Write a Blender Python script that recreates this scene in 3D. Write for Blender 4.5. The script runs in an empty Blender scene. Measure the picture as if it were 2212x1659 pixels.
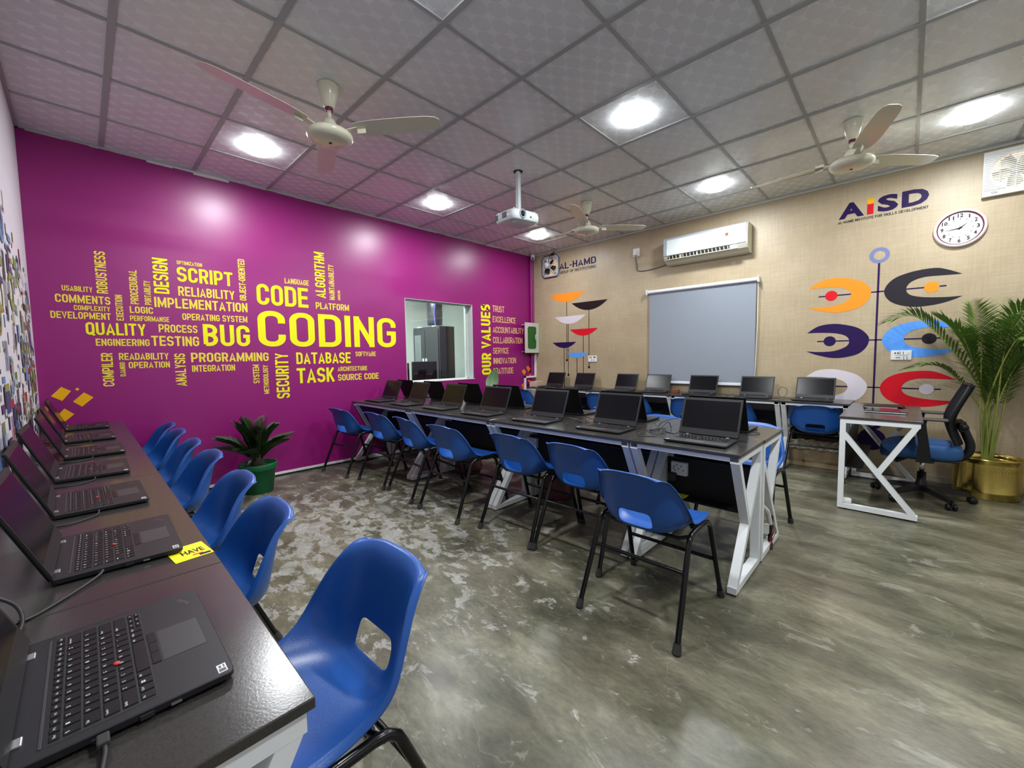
import bpy, bmesh, math, random
from mathutils import Vector, Matrix
random.seed(7)
SC = bpy.context.scene
COL = SC.collection
PI = math.pi
H = 2.973          # ceiling height
XR = 6.9           # wall behind the camera
YL = -5.756        # left wall
TOP = 0.7315       # desk height

# ------------------------------------------------------------------ materials
def new_mat(name):
    m = bpy.data.materials.new(name); m.use_nodes = True
    nt = m.node_tree
    return m, nt, nt.nodes['Principled BSDF']
def N(nt, t, **kw):
    n = nt.nodes.new(t)
    for k, v in kw.items():
        if k.startswith('i_'): n.inputs[k[2:]].default_value = v
        else: setattr(n, k, v)
    return n
def mat(name, col, rough=.5, metal=0, noise=0, nscale=20, bump=0, bscale=60, coat=0, spec=.5, emit=None, es=0):
    m, nt, b = new_mat(name)
    b.inputs['Base Color'].default_value = (*col, 1)
    b.inputs['Roughness'].default_value = rough
    b.inputs['Metallic'].default_value = metal
    b.inputs['Specular IOR Level'].default_value = spec
    b.inputs['Coat Weight'].default_value = coat
    if emit:
        b.inputs['Emission Color'].default_value = (*emit, 1); b.inputs['Emission Strength'].default_value = es
    tc = N(nt, 'ShaderNodeTexCoord')
    if noise:
        n = N(nt, 'ShaderNodeTexNoise'); n.inputs['Scale'].default_value = nscale; n.inputs['Detail'].default_value = 5
        nt.links.new(tc.outputs['Object'], n.inputs['Vector'])
        r = N(nt, 'ShaderNodeMapRange'); r.inputs['To Min'].default_value = 1 - noise; r.inputs['To Max'].default_value = 1 + noise
        nt.links.new(n.outputs['Fac'], r.inputs['Value'])
        mx = N(nt, 'ShaderNodeVectorMath', operation='SCALE'); mx.inputs[0].default_value = col
        nt.links.new(r.outputs[0], mx.inputs['Scale']); nt.links.new(mx.outputs[0], b.inputs['Base Color'])
    if bump:
        n = N(nt, 'ShaderNodeTexNoise'); n.inputs['Scale'].default_value = bscale; n.inputs['Detail'].default_value = 3
        nt.links.new(tc.outputs['Object'], n.inputs['Vector'])
        bp = N(nt, 'ShaderNodeBump'); bp.inputs['Strength'].default_value = bump; bp.inputs['Distance'].default_value = .002
        nt.links.new(n.outputs['Fac'], bp.inputs['Height']); nt.links.new(bp.outputs[0], b.inputs['Normal'])
    return m
def srgb(r, g, b):
    f = lambda c: (c/255/12.92) if c/255 <= .04045 else ((c/255+.055)/1.055)**2.4
    return (f(r), f(g), f(b))

M = {}
M['purple'] = mat('purple_gloss_paint', (.25, .006, .14), .36, noise=.06, nscale=2.5, bump=.15, bscale=6, spec=.5)
M['yellow'] = mat('yellow_lettering', (.80, .76, .015), .4, spec=.15)
M['gold'] = mat('golden_lettering', (.80, .62, .07), .4, spec=.15)
M['peach'] = mat('peach_lettering', (.83, .52, .20), .4, spec=.15)
M['white'] = mat('white_powder_coated_metal', (.72, .75, .75), .38, noise=.05, nscale=12)
M['whiteplastic'] = mat('white_plastic', (.74, .75, .73), .35)
M['cream'] = mat('cream_enamel', (.66, .64, .50), .22, coat=.3)
M['creamgrey'] = mat('cream_grey_metal', (.52, .53, .45), .4)
M['blue'] = mat('blue_moulded_plastic', (.010, .075, .31), .34, noise=.05, nscale=6, bump=.12, bscale=180)
M['blackmetal'] = mat('black_enamelled_tube', (.004, .004, .005), .2, spec=.35)
M['rubber'] = mat('dark_rubber', (.022, .022, .022), .75)
M['black'] = mat('black_panel', (.006, .006, .007), .45, bump=.1, spec=.3)
M['laptop'] = mat('matte_black_laptop', (.013, .0135, .0155), .42, bump=.08, bscale=900, spec=.35)
M['lid'] = mat('black_laptop_lid', (.004, .004, .0045), .5, spec=.18)
M['key'] = mat('black_keycap', (.005, .005, .006), .38, spec=.35)
M['keywell'] = mat('keyboard_well', (.012, .012, .013), .6)
M['legend'] = mat('white_key_legend', (.62, .62, .62), .5)
M['screen'] = mat('dark_glossy_screen', (.004, .004, .0055), .2, spec=.2)
M['pad'] = mat('grey_touchpad', (.030, .031, .034), .42)
M['red'] = mat('red_rubber', (.55, .03, .03), .6)
M['sticker'] = mat('silver_sticker', (.62, .64, .66), .35)
M['hinge'] = mat('silver_hinge', (.55, .55, .56), .3, metal=.9)
M['logo'] = mat('dim_silver_lettering', (.16, .10, .14), .35, metal=.5)
M['lilac'] = mat('pale_lilac_paint', (.62, .57, .62), .6, spec=.15)
M['orange'] = mat('orange_paint', (.90, .26, .02), .5, spec=.15)
M['darkpaint'] = mat('charcoal_paint', (.020, .017, .023), .5, spec=.15)
M['brownblack'] = mat('dark_brown_paint', (.015, .007, .009), .5, spec=.15)
M['redpaint'] = mat('red_paint', (.60, .008, .02), .5, spec=.15)
M['indigo'] = mat('indigo_paint', (.018, .006, .062), .5, spec=.15)
M['bluepaint'] = mat('sky_blue_paint', (.10, .32, .84), .5, spec=.15)
M['periwinkle'] = mat('periwinkle_paint', (.17, .185, .37), .5, spec=.15)
M['amber'] = mat('amber_paint', (.85, .42, .01), .5, spec=.15)
M['cable'] = mat('black_cable', (.010, .010, .010), .5)
M['greycable'] = mat('grey_cable', (.10, .10, .10), .5)
M['greenpot'] = mat('green_plastic_pot', (.003, .125, .040), .42)
M['soil'] = mat('potting_soil', (.03, .02, .012), .95, noise=.4, nscale=60, bump=.8, bscale=60)
M['cycas'] = mat('dark_green_leaf', (.018, .052, .010), .42, noise=.3, nscale=30)
M['palm'] = mat('mid_green_palm_leaf', (.115, .215, .034), .45, noise=.35, nscale=18)
M['palmstem'] = mat('yellow_green_stem', (.26, .30, .06), .5, noise=.2, nscale=20)
M['leaf'] = mat('pale_green_leaf', (.10, .19, .075), .35, noise=.25, nscale=25)
M['leafrib'] = mat('pale_leaf_midrib', (.34, .42, .22), .5)
M['brass'] = mat('polished_brass', (.60, .46, .13), .17, metal=1, noise=.15, nscale=5, bump=.3, bscale=12)
M['brassdark'] = mat('darkened_brass', (.10, .07, .03), .4, metal=.8)
M['blind'] = mat('grey_blind_fabric', (.245, .275, .32), .85, noise=.07, nscale=120, bump=.3, bscale=300)
M['blindrail'] = mat('white_blind_rail', (.74, .77, .82), .35)
M['mesh'] = mat('black_mesh_fabric', (.006, .008, .012), .85, spec=.15)
M['bluefabric'] = mat('blue_seat_fabric', (.020, .085, .24), .85, noise=.25, nscale=90, bump=.5, bscale=260)
M['chairplastic'] = mat('black_nylon', (.008, .008, .009), .45, spec=.3)
M['chrome'] = mat('chrome', (.6, .57, .55), .2, metal=1)
M['silverplastic'] = mat('silver_grey_plastic', (.36, .39, .46), .32)
M['acwhite'] = mat('glossy_ac_white', (.78, .84, .82), .22, coat=.3)
M['acbeige'] = mat('aged_ac_plastic', (.62, .60, .46), .4)
M['dark'] = mat('dark_cavity', (.010, .009, .008), .8)
M['clockface'] = mat('clock_face', (.76, .82, .78), .4)
M['maroon'] = mat('maroon_ring', (.12, .006, .03), .25)
M['projector'] = mat('projector_white', (.66, .72, .72), .32)
M['fangrey'] = mat('grey_fan_metal', (.40, .42, .46), .4)
M['bladeblack'] = mat('black_fan_blade', (.012, .014, .012), .3)
M['greenglass'] = mat('green_glass_door', (.010, .10, .012), .12, spec=.7)
M['wood'] = mat('brown_adaptor', (.16, .045, .015), .5)
M['stickeryellow'] = mat('yellow_paper_tag', (.88, .80, .01), .5)
M['wardrobe'] = mat('dark_grey_wardrobe', (.022, .0215, .023), .5, noise=.25, nscale=5)
M['officewhite'] = mat('pale_office_wall', (.72, .78, .74), .7, noise=.03, nscale=3)
M['officeglass'] = mat('grey_office_glass', (.12, .13, .13), .15)
M['paleblue'] = mat('pale_blue_cloth', (.42, .60, .80), .8)
M['foil'] = mat('dark_crumpled_foil', (.035, .035, .045), .3, noise=.6, nscale=9, bump=1, bscale=18)
M['blueline'] = mat('blue_cable_jacket', (.10, .10, .45), .4)
M['plasticbag'] = mat('clear_plastic_wrap', (.36, .32, .25), .15, bump=1, bscale=30)
M['carton'] = mat('brown_carton', (.24, .18, .10), .8, noise=.15, nscale=6)
M['pinkbag'] = mat('dusty_pink_sack', (.16, .05, .05), .8, noise=.3, nscale=8, bump=.8, bscale=14)
M['fandaylight'] = mat('light_behind_fan', (.9, .75, .6), .8, emit=(1, .80, .62), es=1.1)  # emissive backing, stands in for daylight coming through the extractor fan

# desk laminate
def desk_mat():
    m, nt, b = new_mat('charcoal_desk_laminate')
    tc = N(nt, 'ShaderNodeTexCoord')
    n = N(nt, 'ShaderNodeTexNoise'); n.inputs['Scale'].default_value = 300; n.inputs['Detail'].default_value = 2
    n2 = N(nt, 'ShaderNodeTexNoise'); n2.inputs['Scale'].default_value = 3; n2.inputs['Detail'].default_value = 6
    for q in (n, n2): nt.links.new(tc.outputs['Object'], q.inputs['Vector'])
    cr = N(nt, 'ShaderNodeMix', data_type='RGBA'); cr.inputs['A'].default_value = (.022, .021, .019, 1); cr.inputs['B'].default_value = (.052, .048, .044, 1)
    nt.links.new(n.outputs['Fac'], cr.inputs['Factor']); nt.links.new(cr.outputs['Result'], b.inputs['Base Color'])
    mr = N(nt, 'ShaderNodeMapRange'); mr.inputs['To Min'].default_value = .12; mr.inputs['To Max'].default_value = .25
    nt.links.new(n2.outputs['Fac'], mr.inputs['Value']); nt.links.new(mr.outputs[0], b.inputs['Roughness'])
    bp = N(nt, 'ShaderNodeBump'); bp.inputs['Strength'].default_value = .13; bp.inputs['Distance'].default_value = .0008
    nt.links.new(n.outputs['Fac'], bp.inputs['Height']); nt.links.new(bp.outputs[0], b.inputs['Normal'])
    b.inputs['Specular IOR Level'].default_value = .62
    return m
M['desk'] = desk_mat()
M['deskedge'] = mat('black_desk_edge', (.02, .018, .017), .4)

def floor_mat():
    m, nt, b = new_mat('worn_polished_concrete')
    L = nt.links
    geo = N(nt, 'ShaderNodeNewGeometry')
    def noise(scale, detail=6, rough=.55, stretch=None, dist=0, seed=0):
        mp = N(nt, 'ShaderNodeMapping'); L.new(geo.outputs['Position'], mp.inputs['Vector'])
        mp.inputs['Location'].default_value = (seed, seed*1.7, 0)
        if stretch: mp.inputs['Scale'].default_value = stretch[:3]; mp.inputs['Rotation'].default_value = (0, 0, stretch[3])
        n = N(nt, 'ShaderNodeTexNoise'); n.inputs['Scale'].default_value = scale; n.inputs['Detail'].default_value = detail
        n.inputs['Roughness'].default_value = rough; n.inputs['Distortion'].default_value = dist
        L.new(mp.outputs[0], n.inputs['Vector']); return n.outputs['Fac']
    def ramp(fac, stops):
        r = N(nt, 'ShaderNodeValToRGB'); e = r.color_ramp.elements
        while len(e) < len(stops): e.new(.5)
        for q, (p, c) in zip(e, stops): q.position = p; q.color = (*c, 1)
        L.new(fac, r.inputs[0]); return r.outputs[0]
    def mix(f, a, c):
        x = N(nt, 'ShaderNodeMix', data_type='RGBA'); L.new(f, x.inputs['Factor']); L.new(a, x.inputs['A']); L.new(c, x.inputs['B']); return x.outputs['Result']
    g = lambda v: (v, v, v)
    base = ramp(noise(2.2, 8, .62, (1, 2.3, 1, .65), .5), [(.30, (.040, .041, .026)), (.43, (.080, .079, .050)), (.55, (.135, .131, .088)), (.72, (.26, .245, .17))])
    brown = ramp(noise(1.1, 6, .6, None, .4, 3), [(.3, (.085, .062, .045)), (.7, (.19, .175, .125))])
    c1 = mix(ramp(noise(1.7, 5, .6, None, .3, 8), [(.45, g(0)), (.66, g(.55))]), base, brown)
    # pale scuffs along cracks and lighter blots
    blot = ramp(noise(4.5, 9, .66, (1, 1.6, 1, .7), .8, 5), [(.60, g(0)), (.635, g(.55))])
    pale = ramp(noise(9, 4, .6, None, 0, 2), [(.3, (.20, .195, .155)), (.7, (.31, .30, .26))])
    c2 = mix(blot, c1, pale)
    # big worn pale area between the left chairs and the middle desks (a stain with its own outline)
    dv = N(nt, 'ShaderNodeVectorMath', operation='DISTANCE'); L.new(geo.outputs['Position'], dv.inputs[0]); dv.inputs[1].default_value = (1.9, -4.35, 0)
    inv = N(nt, 'ShaderNodeMapRange'); inv.inputs['From Min'].default_value = .4; inv.inputs['From Max'].default_value = 3.0; inv.inputs['To Min'].default_value = .13; inv.inputs['To Max'].default_value = -.08
    L.new(dv.outputs['Value'], inv.inputs['Value'])
    ad = N(nt, 'ShaderNodeMath', operation='ADD'); L.new(noise(6.5, 10, .72, (1, 1.5, 1, .5), .4, 11), ad.inputs[0]); L.new(inv.outputs[0], ad.inputs[1])
    wm = ramp(ad.outputs[0], [(.60, g(0)), (.63, g(.8))])
    c3 = mix(wm, c2, ramp(noise(7, 6, .65, None, 0, 4), [(.3, (.20, .195, .165)), (.72, (.40, .395, .365))]))
    # hairline cracks
    vo = N(nt, 'ShaderNodeTexVoronoi', feature='DISTANCE_TO_EDGE'); vo.inputs['Scale'].default_value = 1.1
    wp = N(nt, 'ShaderNodeVectorMath', operation='ADD'); nz = N(nt, 'ShaderNodeTexNoise'); nz.inputs['Scale'].default_value = 3; nz.inputs['Detail'].default_value = 5
    L.new(geo.outputs['Position'], nz.inputs['Vector']); L.new(geo.outputs['Position'], wp.inputs[0]); L.new(nz.outputs['Color'], wp.inputs[1]); L.new(wp.outputs[0], vo.inputs['Vector'])
    cm = ramp(vo.outputs['Distance'], [(0, g(.28)), (.005, g(0))])
    c4 = mix(cm, c3, ramp(noise(5), [(.4, (.30, .28, .20)), (.6, (.33, .31, .24))]))
    fm = N(nt, 'ShaderNodeMapRange'); fm.inputs['From Min'].default_value = .3; fm.inputs['From Max'].default_value = .7; fm.inputs['To Min'].default_value = .72; fm.inputs['To Max'].default_value = 1.22
    L.new(noise(26, 8, .7, (1, 2.2, 1, .65), .2, 6), fm.inputs['Value'])
    fs_ = N(nt, 'ShaderNodeVectorMath', operation='SCALE'); L.new(c4, fs_.inputs[0]); L.new(fm.outputs[0], fs_.inputs['Scale'])
    L.new(fs_.outputs[0], b.inputs['Base Color'])
    rr = N(nt, 'ShaderNodeMapRange'); rr.inputs['To Min'].default_value = .20; rr.inputs['To Max'].default_value = .46
    L.new(noise(6, 7, .6, (1, 2, 1, .65), .3, 9), rr.inputs['Value'])
    ra = N(nt, 'ShaderNodeMath', operation='MULTIPLY_ADD'); ra.inputs[1].default_value = .28
    sep = N(nt, 'ShaderNodeSeparateColor'); L.new(wm, sep.inputs[0]); L.new(sep.outputs[0], ra.inputs[0]); L.new(rr.outputs[0], ra.inputs[2])
    L.new(ra.outputs[0], b.inputs['Roughness'])
    bp = N(nt, 'ShaderNodeBump'); bp.inputs['Strength'].default_value = .25; bp.inputs['Distance'].default_value = .004
    L.new(noise(14, 6, .6, (1, 2, 1, .65)), bp.inputs['Height']); L.new(bp.outputs[0], b.inputs['Normal'])
    b.inputs['Specular IOR Level'].default_value = .42
    return m
M['floor'] = floor_mat()

def ceil_mat():
    m, nt, b = new_mat('oval_patterned_ceiling_tile'); L = nt.links
    geo = N(nt, 'ShaderNodeNewGeometry')
    mp = N(nt, 'ShaderNodeMapping'); mp.inputs['Scale'].default_value = (1/.115, 1/.165, 0); L.new(geo.outputs['Position'], mp.inputs['Vector'])
    def cell(off):
        a = N(nt, 'ShaderNodeVectorMath', operation='ADD'); a.inputs[1].default_value = (off, off, 0); L.new(mp.outputs[0], a.inputs[0])
        f = N(nt, 'ShaderNodeVectorMath', operation='FRACTION'); L.new(a.outputs[0], f.inputs[0])
        s = N(nt, 'ShaderNodeVectorMath', operation='SUBTRACT'); s.inputs[1].default_value = (.5, .5, 0); L.new(f.outputs[0], s.inputs[0])
        l = N(nt, 'ShaderNodeVectorMath', operation='LENGTH'); L.new(s.outputs[0], l.inputs[0]); return l.outputs['Value']
    mn = N(nt, 'ShaderNodeMath', operation='MINIMUM'); L.new(cell(0), mn.inputs[0]); L.new(cell(.5), mn.inputs[1])
    st = N(nt, 'ShaderNodeMapRange', interpolation_type='SMOOTHSTEP'); st.inputs['From Min'].default_value = .33; st.inputs['From Max'].default_value = .37; L.new(mn.outputs[0], st.inputs['Value'])
    cm = N(nt, 'ShaderNodeMix', data_type='RGBA'); cm.inputs['A'].default_value = (.70, .725, .74, 1); cm.inputs['B'].default_value = (.76, .785, .80, 1)
    L.new(st.outputs[0], cm.inputs['Factor']); L.new(cm.outputs['Result'], b.inputs['Base Color'])
    rm = N(nt, 'ShaderNodeMapRange'); rm.inputs['To Min'].default_value = .25; rm.inputs['To Max'].default_value = .40; L.new(st.outputs[0], rm.inputs['Value'])
    L.new(rm.outputs[0], b.inputs['Roughness'])
    bp = N(nt, 'ShaderNodeBump'); bp.inputs['Strength'].default_value = .06; bp.inputs['Distance'].default_value = .001
    L.new(mn.outputs[0], bp.inputs['Height']); L.new(bp.outputs[0], b.inputs['Normal'])
    return m
M['ceil'] = ceil_mat()
M['grid'] = mat('grey_ceiling_grid', (.36, .37, .37), .5)

def beige_mat():
    m, nt, b = new_mat('beige_woven_wallpaper'); L = nt.links
    geo = N(nt, 'ShaderNodeNewGeometry')
    def n(sc, det, st):
        mp = N(nt, 'ShaderNodeMapping'); mp.inputs['Scale'].default_value = st; L.new(geo.outputs['Position'], mp.inputs['Vector'])
        q = N(nt, 'ShaderNodeTexNoise'); q.inputs['Scale'].default_value = sc; q.inputs['Detail'].default_value = det; L.new(mp.outputs[0], q.inputs['Vector']); return q.outputs['Fac']
    a = N(nt, 'ShaderNodeMath', operation='ADD'); L.new(n(60, 3, (1, 1, .08)), a.inputs[0]); L.new(n(60, 3, (.08, 1, 1)), a.inputs[1])
    r = N(nt, 'ShaderNodeValToRGB'); e = r.color_ramp.elements; e[0].position = .3; e[1].position = .7
    e[0].color = (.40, .325, .21, 1); e[1].color = (.49, .405, .265, 1)
    h = N(nt, 'ShaderNodeMath', operation='MULTIPLY'); h.inputs[1].default_value = .5; L.new(a.outputs[0], h.inputs[0]); L.new(h.outputs[0], r.inputs[0])
    r2 = N(nt, 'ShaderNodeValToRGB'); e = r2.color_ramp.elements; e[0].position = .35; e[1].position = .7
    e[0].color = (.80, .76, .72, 1); e[1].color = (1, 1, 1, 1); L.new(n(1.3, 6, (1, 1, 1)), r2.inputs[0])
    mx = N(nt, 'ShaderNodeMix', data_type='RGBA', blend_type='MULTIPLY'); mx.inputs['Factor'].default_value = 1
    L.new(r.outputs[0], mx.inputs['A']); L.new(r2.outputs[0], mx.inputs['B']); L.new(mx.outputs['Result'], b.inputs['Base Color'])
    b.inputs['Roughness'].default_value = .45
    bp = N(nt, 'ShaderNodeBump'); bp.inputs['Strength'].default_value = .12; bp.inputs['Distance'].default_value = .002
    L.new(a.outputs[0], bp.inputs['Height']); L.new(bp.outputs[0], b.inputs['Normal'])
    return m
M['beige'] = beige_mat()
M['muralwall'] = mat('white_wall_paint', (.66, .64, .68), .5, noise=.05, nscale=4, bump=.2, bscale=20)
M['plainwall'] = mat('pale_grey_wall_paint', (.62, .61, .60), .6)
g, nt, b = new_mat('clear_window_glass')
b.inputs['Base Color'].default_value = (.93, .98, .96, 1); b.inputs['Roughness'].default_value = .02
b.inputs['Transmission Weight'].default_value = 1; b.inputs['IOR'].default_value = 1.45
M['glass'] = g
lm, nt, b = new_mat('led_diffuser')
b.inputs['Emission Color'].default_value = (.93, .97, 1, 1); b.inputs['Emission Strength'].default_value = 42
M['led'] = lm

# ------------------------------------------------------------------ mesh builder
class MB:
    def __init__(s): s.v = []; s.f = []; s.m = []; s.sm = []; s.xf = None
    def add(s, vs, fs, mi=0, smooth=False):
        o = len(s.v)
        if s.xf is not None: vs = [tuple(s.xf @ Vector(p)) for p in vs]
        s.v += [tuple(p) for p in vs]; s.f += [tuple(i+o for i in f) for f in fs]
        s.m += [mi]*len(fs); s.sm += [smooth]*len(fs); return s
    def box(s, x0, y0, z0, x1, y1, z1, mi=0, c=0):
        if c:
            return s.bbox(x0, y0, z0, x1, y1, z1, c, mi)
        vs = [(x, y, z) for x in (x0, x1) for y in (y0, y1) for z in (z0, z1)]
        return s.add(vs, [(0, 1, 3, 2), (4, 6, 7, 5), (0, 4, 5, 1), (2, 3, 7, 6), (0, 2, 6, 4), (1, 5, 7, 3)], mi)
    def bbox(s, x0, y0, z0, x1, y1, z1, c, mi=0):      # box with chamfered edges
        bm = bmesh.new(); bmesh.ops.create_cube(bm, size=1)
        for v in bm.verts: v.co = ((x0+x1)/2+v.co.x*(x1-x0), (y0+y1)/2+v.co.y*(y1-y0), (z0+z1)/2+v.co.z*(z1-z0))
        bmesh.ops.bevel(bm, geom=bm.edges[:], offset=c, segments=2, affect='EDGES', profile=.5)
        bm.verts.index_update(); s.add([v.co[:] for v in bm.verts], [[v.index for v in f.verts] for f in bm.faces], mi); bm.free(); return s
    def bar(s, p, q, w, d, up=(1, 0, 0), mi=0):        # rectangular bar from p to q; d along 'up', w across
        p = Vector(p); q = Vector(q); t = (q-p).normalized(); u = Vector(up); u = (u - t*u.dot(t)).normalized(); r = t.cross(u)
        vs = [tuple(a + r*(w/2*i) + u*(d/2*j)) for a in (p, q) for i, j in ((-1, -1), (1, -1), (1, 1), (-1, 1))]
        return s.add(vs, [(3, 2, 1, 0), (4, 5, 6, 7), (0, 1, 5, 4), (1, 2, 6, 5), (2, 3, 7, 6), (3, 0, 4, 7)], mi)
    def tube(s, pts, r, n=8, mi=0, caps=True, r2=None):
        pts = [Vector(p) for p in pts]; k = len(pts)
        rs = [r + ((r2 if r2 is not None else r)-r)*i/(k-1) for i in range(k)] if not isinstance(r, (list, tuple)) else r
        t0 = (pts[1]-pts[0]).normalized(); u = t0.orthogonal().normalized(); vs = []; fs = []
        for i, p in enumerate(pts):
            t = (pts[min(i+1, k-1)]-pts[max(i-1, 0)])
            t = t.normalized() if t.length > 1e-9 else t0
            u = (u - t*u.dot(t)); u = u.normalized() if u.length > 1e-6 else t.orthogonal().normalized(); w = t.cross(u)
            for j in range(n):
                a = 2*PI*j/n; vs.append(tuple(p + (u*math.cos(a)+w*math.sin(a))*rs[i]))
        for i in range(k-1):
            for j in range(n): fs.append((i*n+j, i*n+(j+1) % n, (i+1)*n+(j+1) % n, (i+1)*n+j))
        s.add(vs, fs, mi, True)
        if caps: s.add(vs[:n], [tuple(range(n))[::-1]], mi); s.add(vs[-n:], [tuple(range(n))], mi)
        return s
    def lathe(s, prof, n=24, mi=0, c=(0, 0, 0), axis='z', smooth=True, caps=True):
        vs = []; fs = []; k = len(prof)
        for (r, z) in prof:
            for j in range(n):
                a = 2*PI*j/n; x, y = r*math.cos(a), r*math.sin(a)
                p = (x, y, z) if axis == 'z' else ((x, -z, y) if axis == 'y' else (z, x, y))
                vs.append((c[0]+p[0], c[1]+p[1], c[2]+p[2]))
        for i in range(k-1):
            for j in range(n):
                fs.append((i*n+j, i*n+(j+1) % n, (i+1)*n+(j+1) % n, (i+1)*n+j))
        if caps and prof[0][0] > 1e-6: fs.append(tuple(range(n))[::-1])
        if caps and prof[-1][0] > 1e-6: fs.append(tuple((k-1)*n+j for j in range(n)))
        return s.add(vs, fs, mi, smooth)
    def prism(s, poly, z0, z1, mi=0, fn=None):         # poly in xy extruded along z; fn maps (x,y,z)->world
        fn = fn or (lambda x, y, z: (x, y, z)); n = len(poly)
        vs = [fn(x, y, z0) for x, y in poly]+[fn(x, y, z1) for x, y in poly]
        return s.add(vs, [tuple(range(n))[::-1], tuple(range(n, 2*n))]+[(i, (i+1) % n, n+(i+1) % n, n+i) for i in range(n)], mi)
    def build(s, name, mats, parent=None, loc=None, label=None, weld=False, fixn=True):
        me = bpy.data.meshes.new(name); me.from_pydata(s.v, [], s.f)
        if not isinstance(mats, (list, tuple)): mats = [mats]
        for q in mats: me.materials.append(M[q] if isinstance(q, str) else q)
        me.polygons.foreach_set('material_index', s.m); me.polygons.foreach_set('use_smooth', s.sm)
        if fixn:
            bm = bmesh.new(); bm.from_mesh(me)
            if weld: bmesh.ops.remove_doubles(bm, verts=bm.verts[:], dist=1e-5)
            bmesh.ops.recalc_face_normals(bm, faces=bm.faces[:]); bm.to_mesh(me); bm.free()
        me.update()
        o = bpy.data.objects.new(name, me); COL.objects.link(o)
        if parent: o.parent = parent
        if loc: o.location = loc
        if label: o['label'] = label
        return o
def tag(o, label, cat, group=None, kind=None):
    if label: o['label'] = label
    if cat: o['category'] = cat
    if group: o['group'] = group
    if kind: o['kind'] = kind
    return o
def thing(name, label, cat, loc=(0, 0, 0), rz=0, group=None):
    o = bpy.data.objects.new(name, None); COL.objects.link(o); o.empty_display_size = .1
    o.location = loc; o.rotation_euler = (0, 0, rz)
    return tag(o, label, cat, group)
KIDS = {}
def kids(o): return [c for c in o.children]
def copy_tree(o, parent=None):
    c = o.copy(); COL.objects.link(c)
    if parent: c.parent = parent
    for ch in list(o.children): copy_tree(ch, c)
    return c
def placed(proto, loc, rz, label, used=[None]):
    if not proto.get('_used'):
        proto['_used'] = 1; o = proto
    else: o = copy_tree(proto)
    o.location = loc; o.rotation_euler = (0, 0, rz); o['label'] = label
    return o
def spline(pts, n=8):
    P = [Vector(p) for p in pts]; P = [P[0]*2-P[1]]+P+[P[-1]*2-P[-2]]; out = []
    for i in range(1, len(P)-2):
        for k in range(n):
            t = k/n; a, b, c, d = P[i-1], P[i], P[i+1], P[i+2]
            out.append(tuple(.5*((2*b)+(c-a)*t+(2*a-5*b+4*c-d)*t*t+(3*b-a-3*c+d)*t**3)))
    out.append(tuple(P[-2])); return out
_txt = {}
def text_mesh(s, bold=0.0, shear=0):
    key = (s, bold, shear)
    if key in _txt: return _txt[key]
    cu = bpy.data.curves.new('t', 'FONT'); cu.body = s; cu.offset = bold; cu.shear = shear; cu.resolution_u = 3; cu.space_character = 1.0+bold*1.2
    ob = bpy.data.objects.new('t', cu); COL.objects.link(ob)
    dg = bpy.context.evaluated_depsgraph_get(); me = bpy.data.meshes.new_from_object(ob.evaluated_get(dg))
    vs = [v.co[:2] for v in me.vertices]; fs = [tuple(p.vertices) for p in me.polygons]
    bpy.data.objects.remove(ob); bpy.data.curves.remove(cu); bpy.data.meshes.remove(me)
    x0 = min(v[0] for v in vs); x1 = max(v[0] for v in vs); y0 = min(v[1] for v in vs); y1 = max(v[1] for v in vs)
    _txt[key] = ([((x-x0)/(x1-x0), (y-y0)/(y1-y0)) for x, y in vs], fs)
    return _txt[key]
def add_text(mb, s, fn, bold=0.0, mi=0, shear=0):      # fn maps unit-box (u,v) -> xyz
    vs, fs = text_mesh(s, bold, shear)
    mb.add([fn(u, v) for u, v in vs], fs, mi)
ORD = ['first', 'second', 'third', 'fourth', 'fifth', 'sixth', 'seventh']
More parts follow.
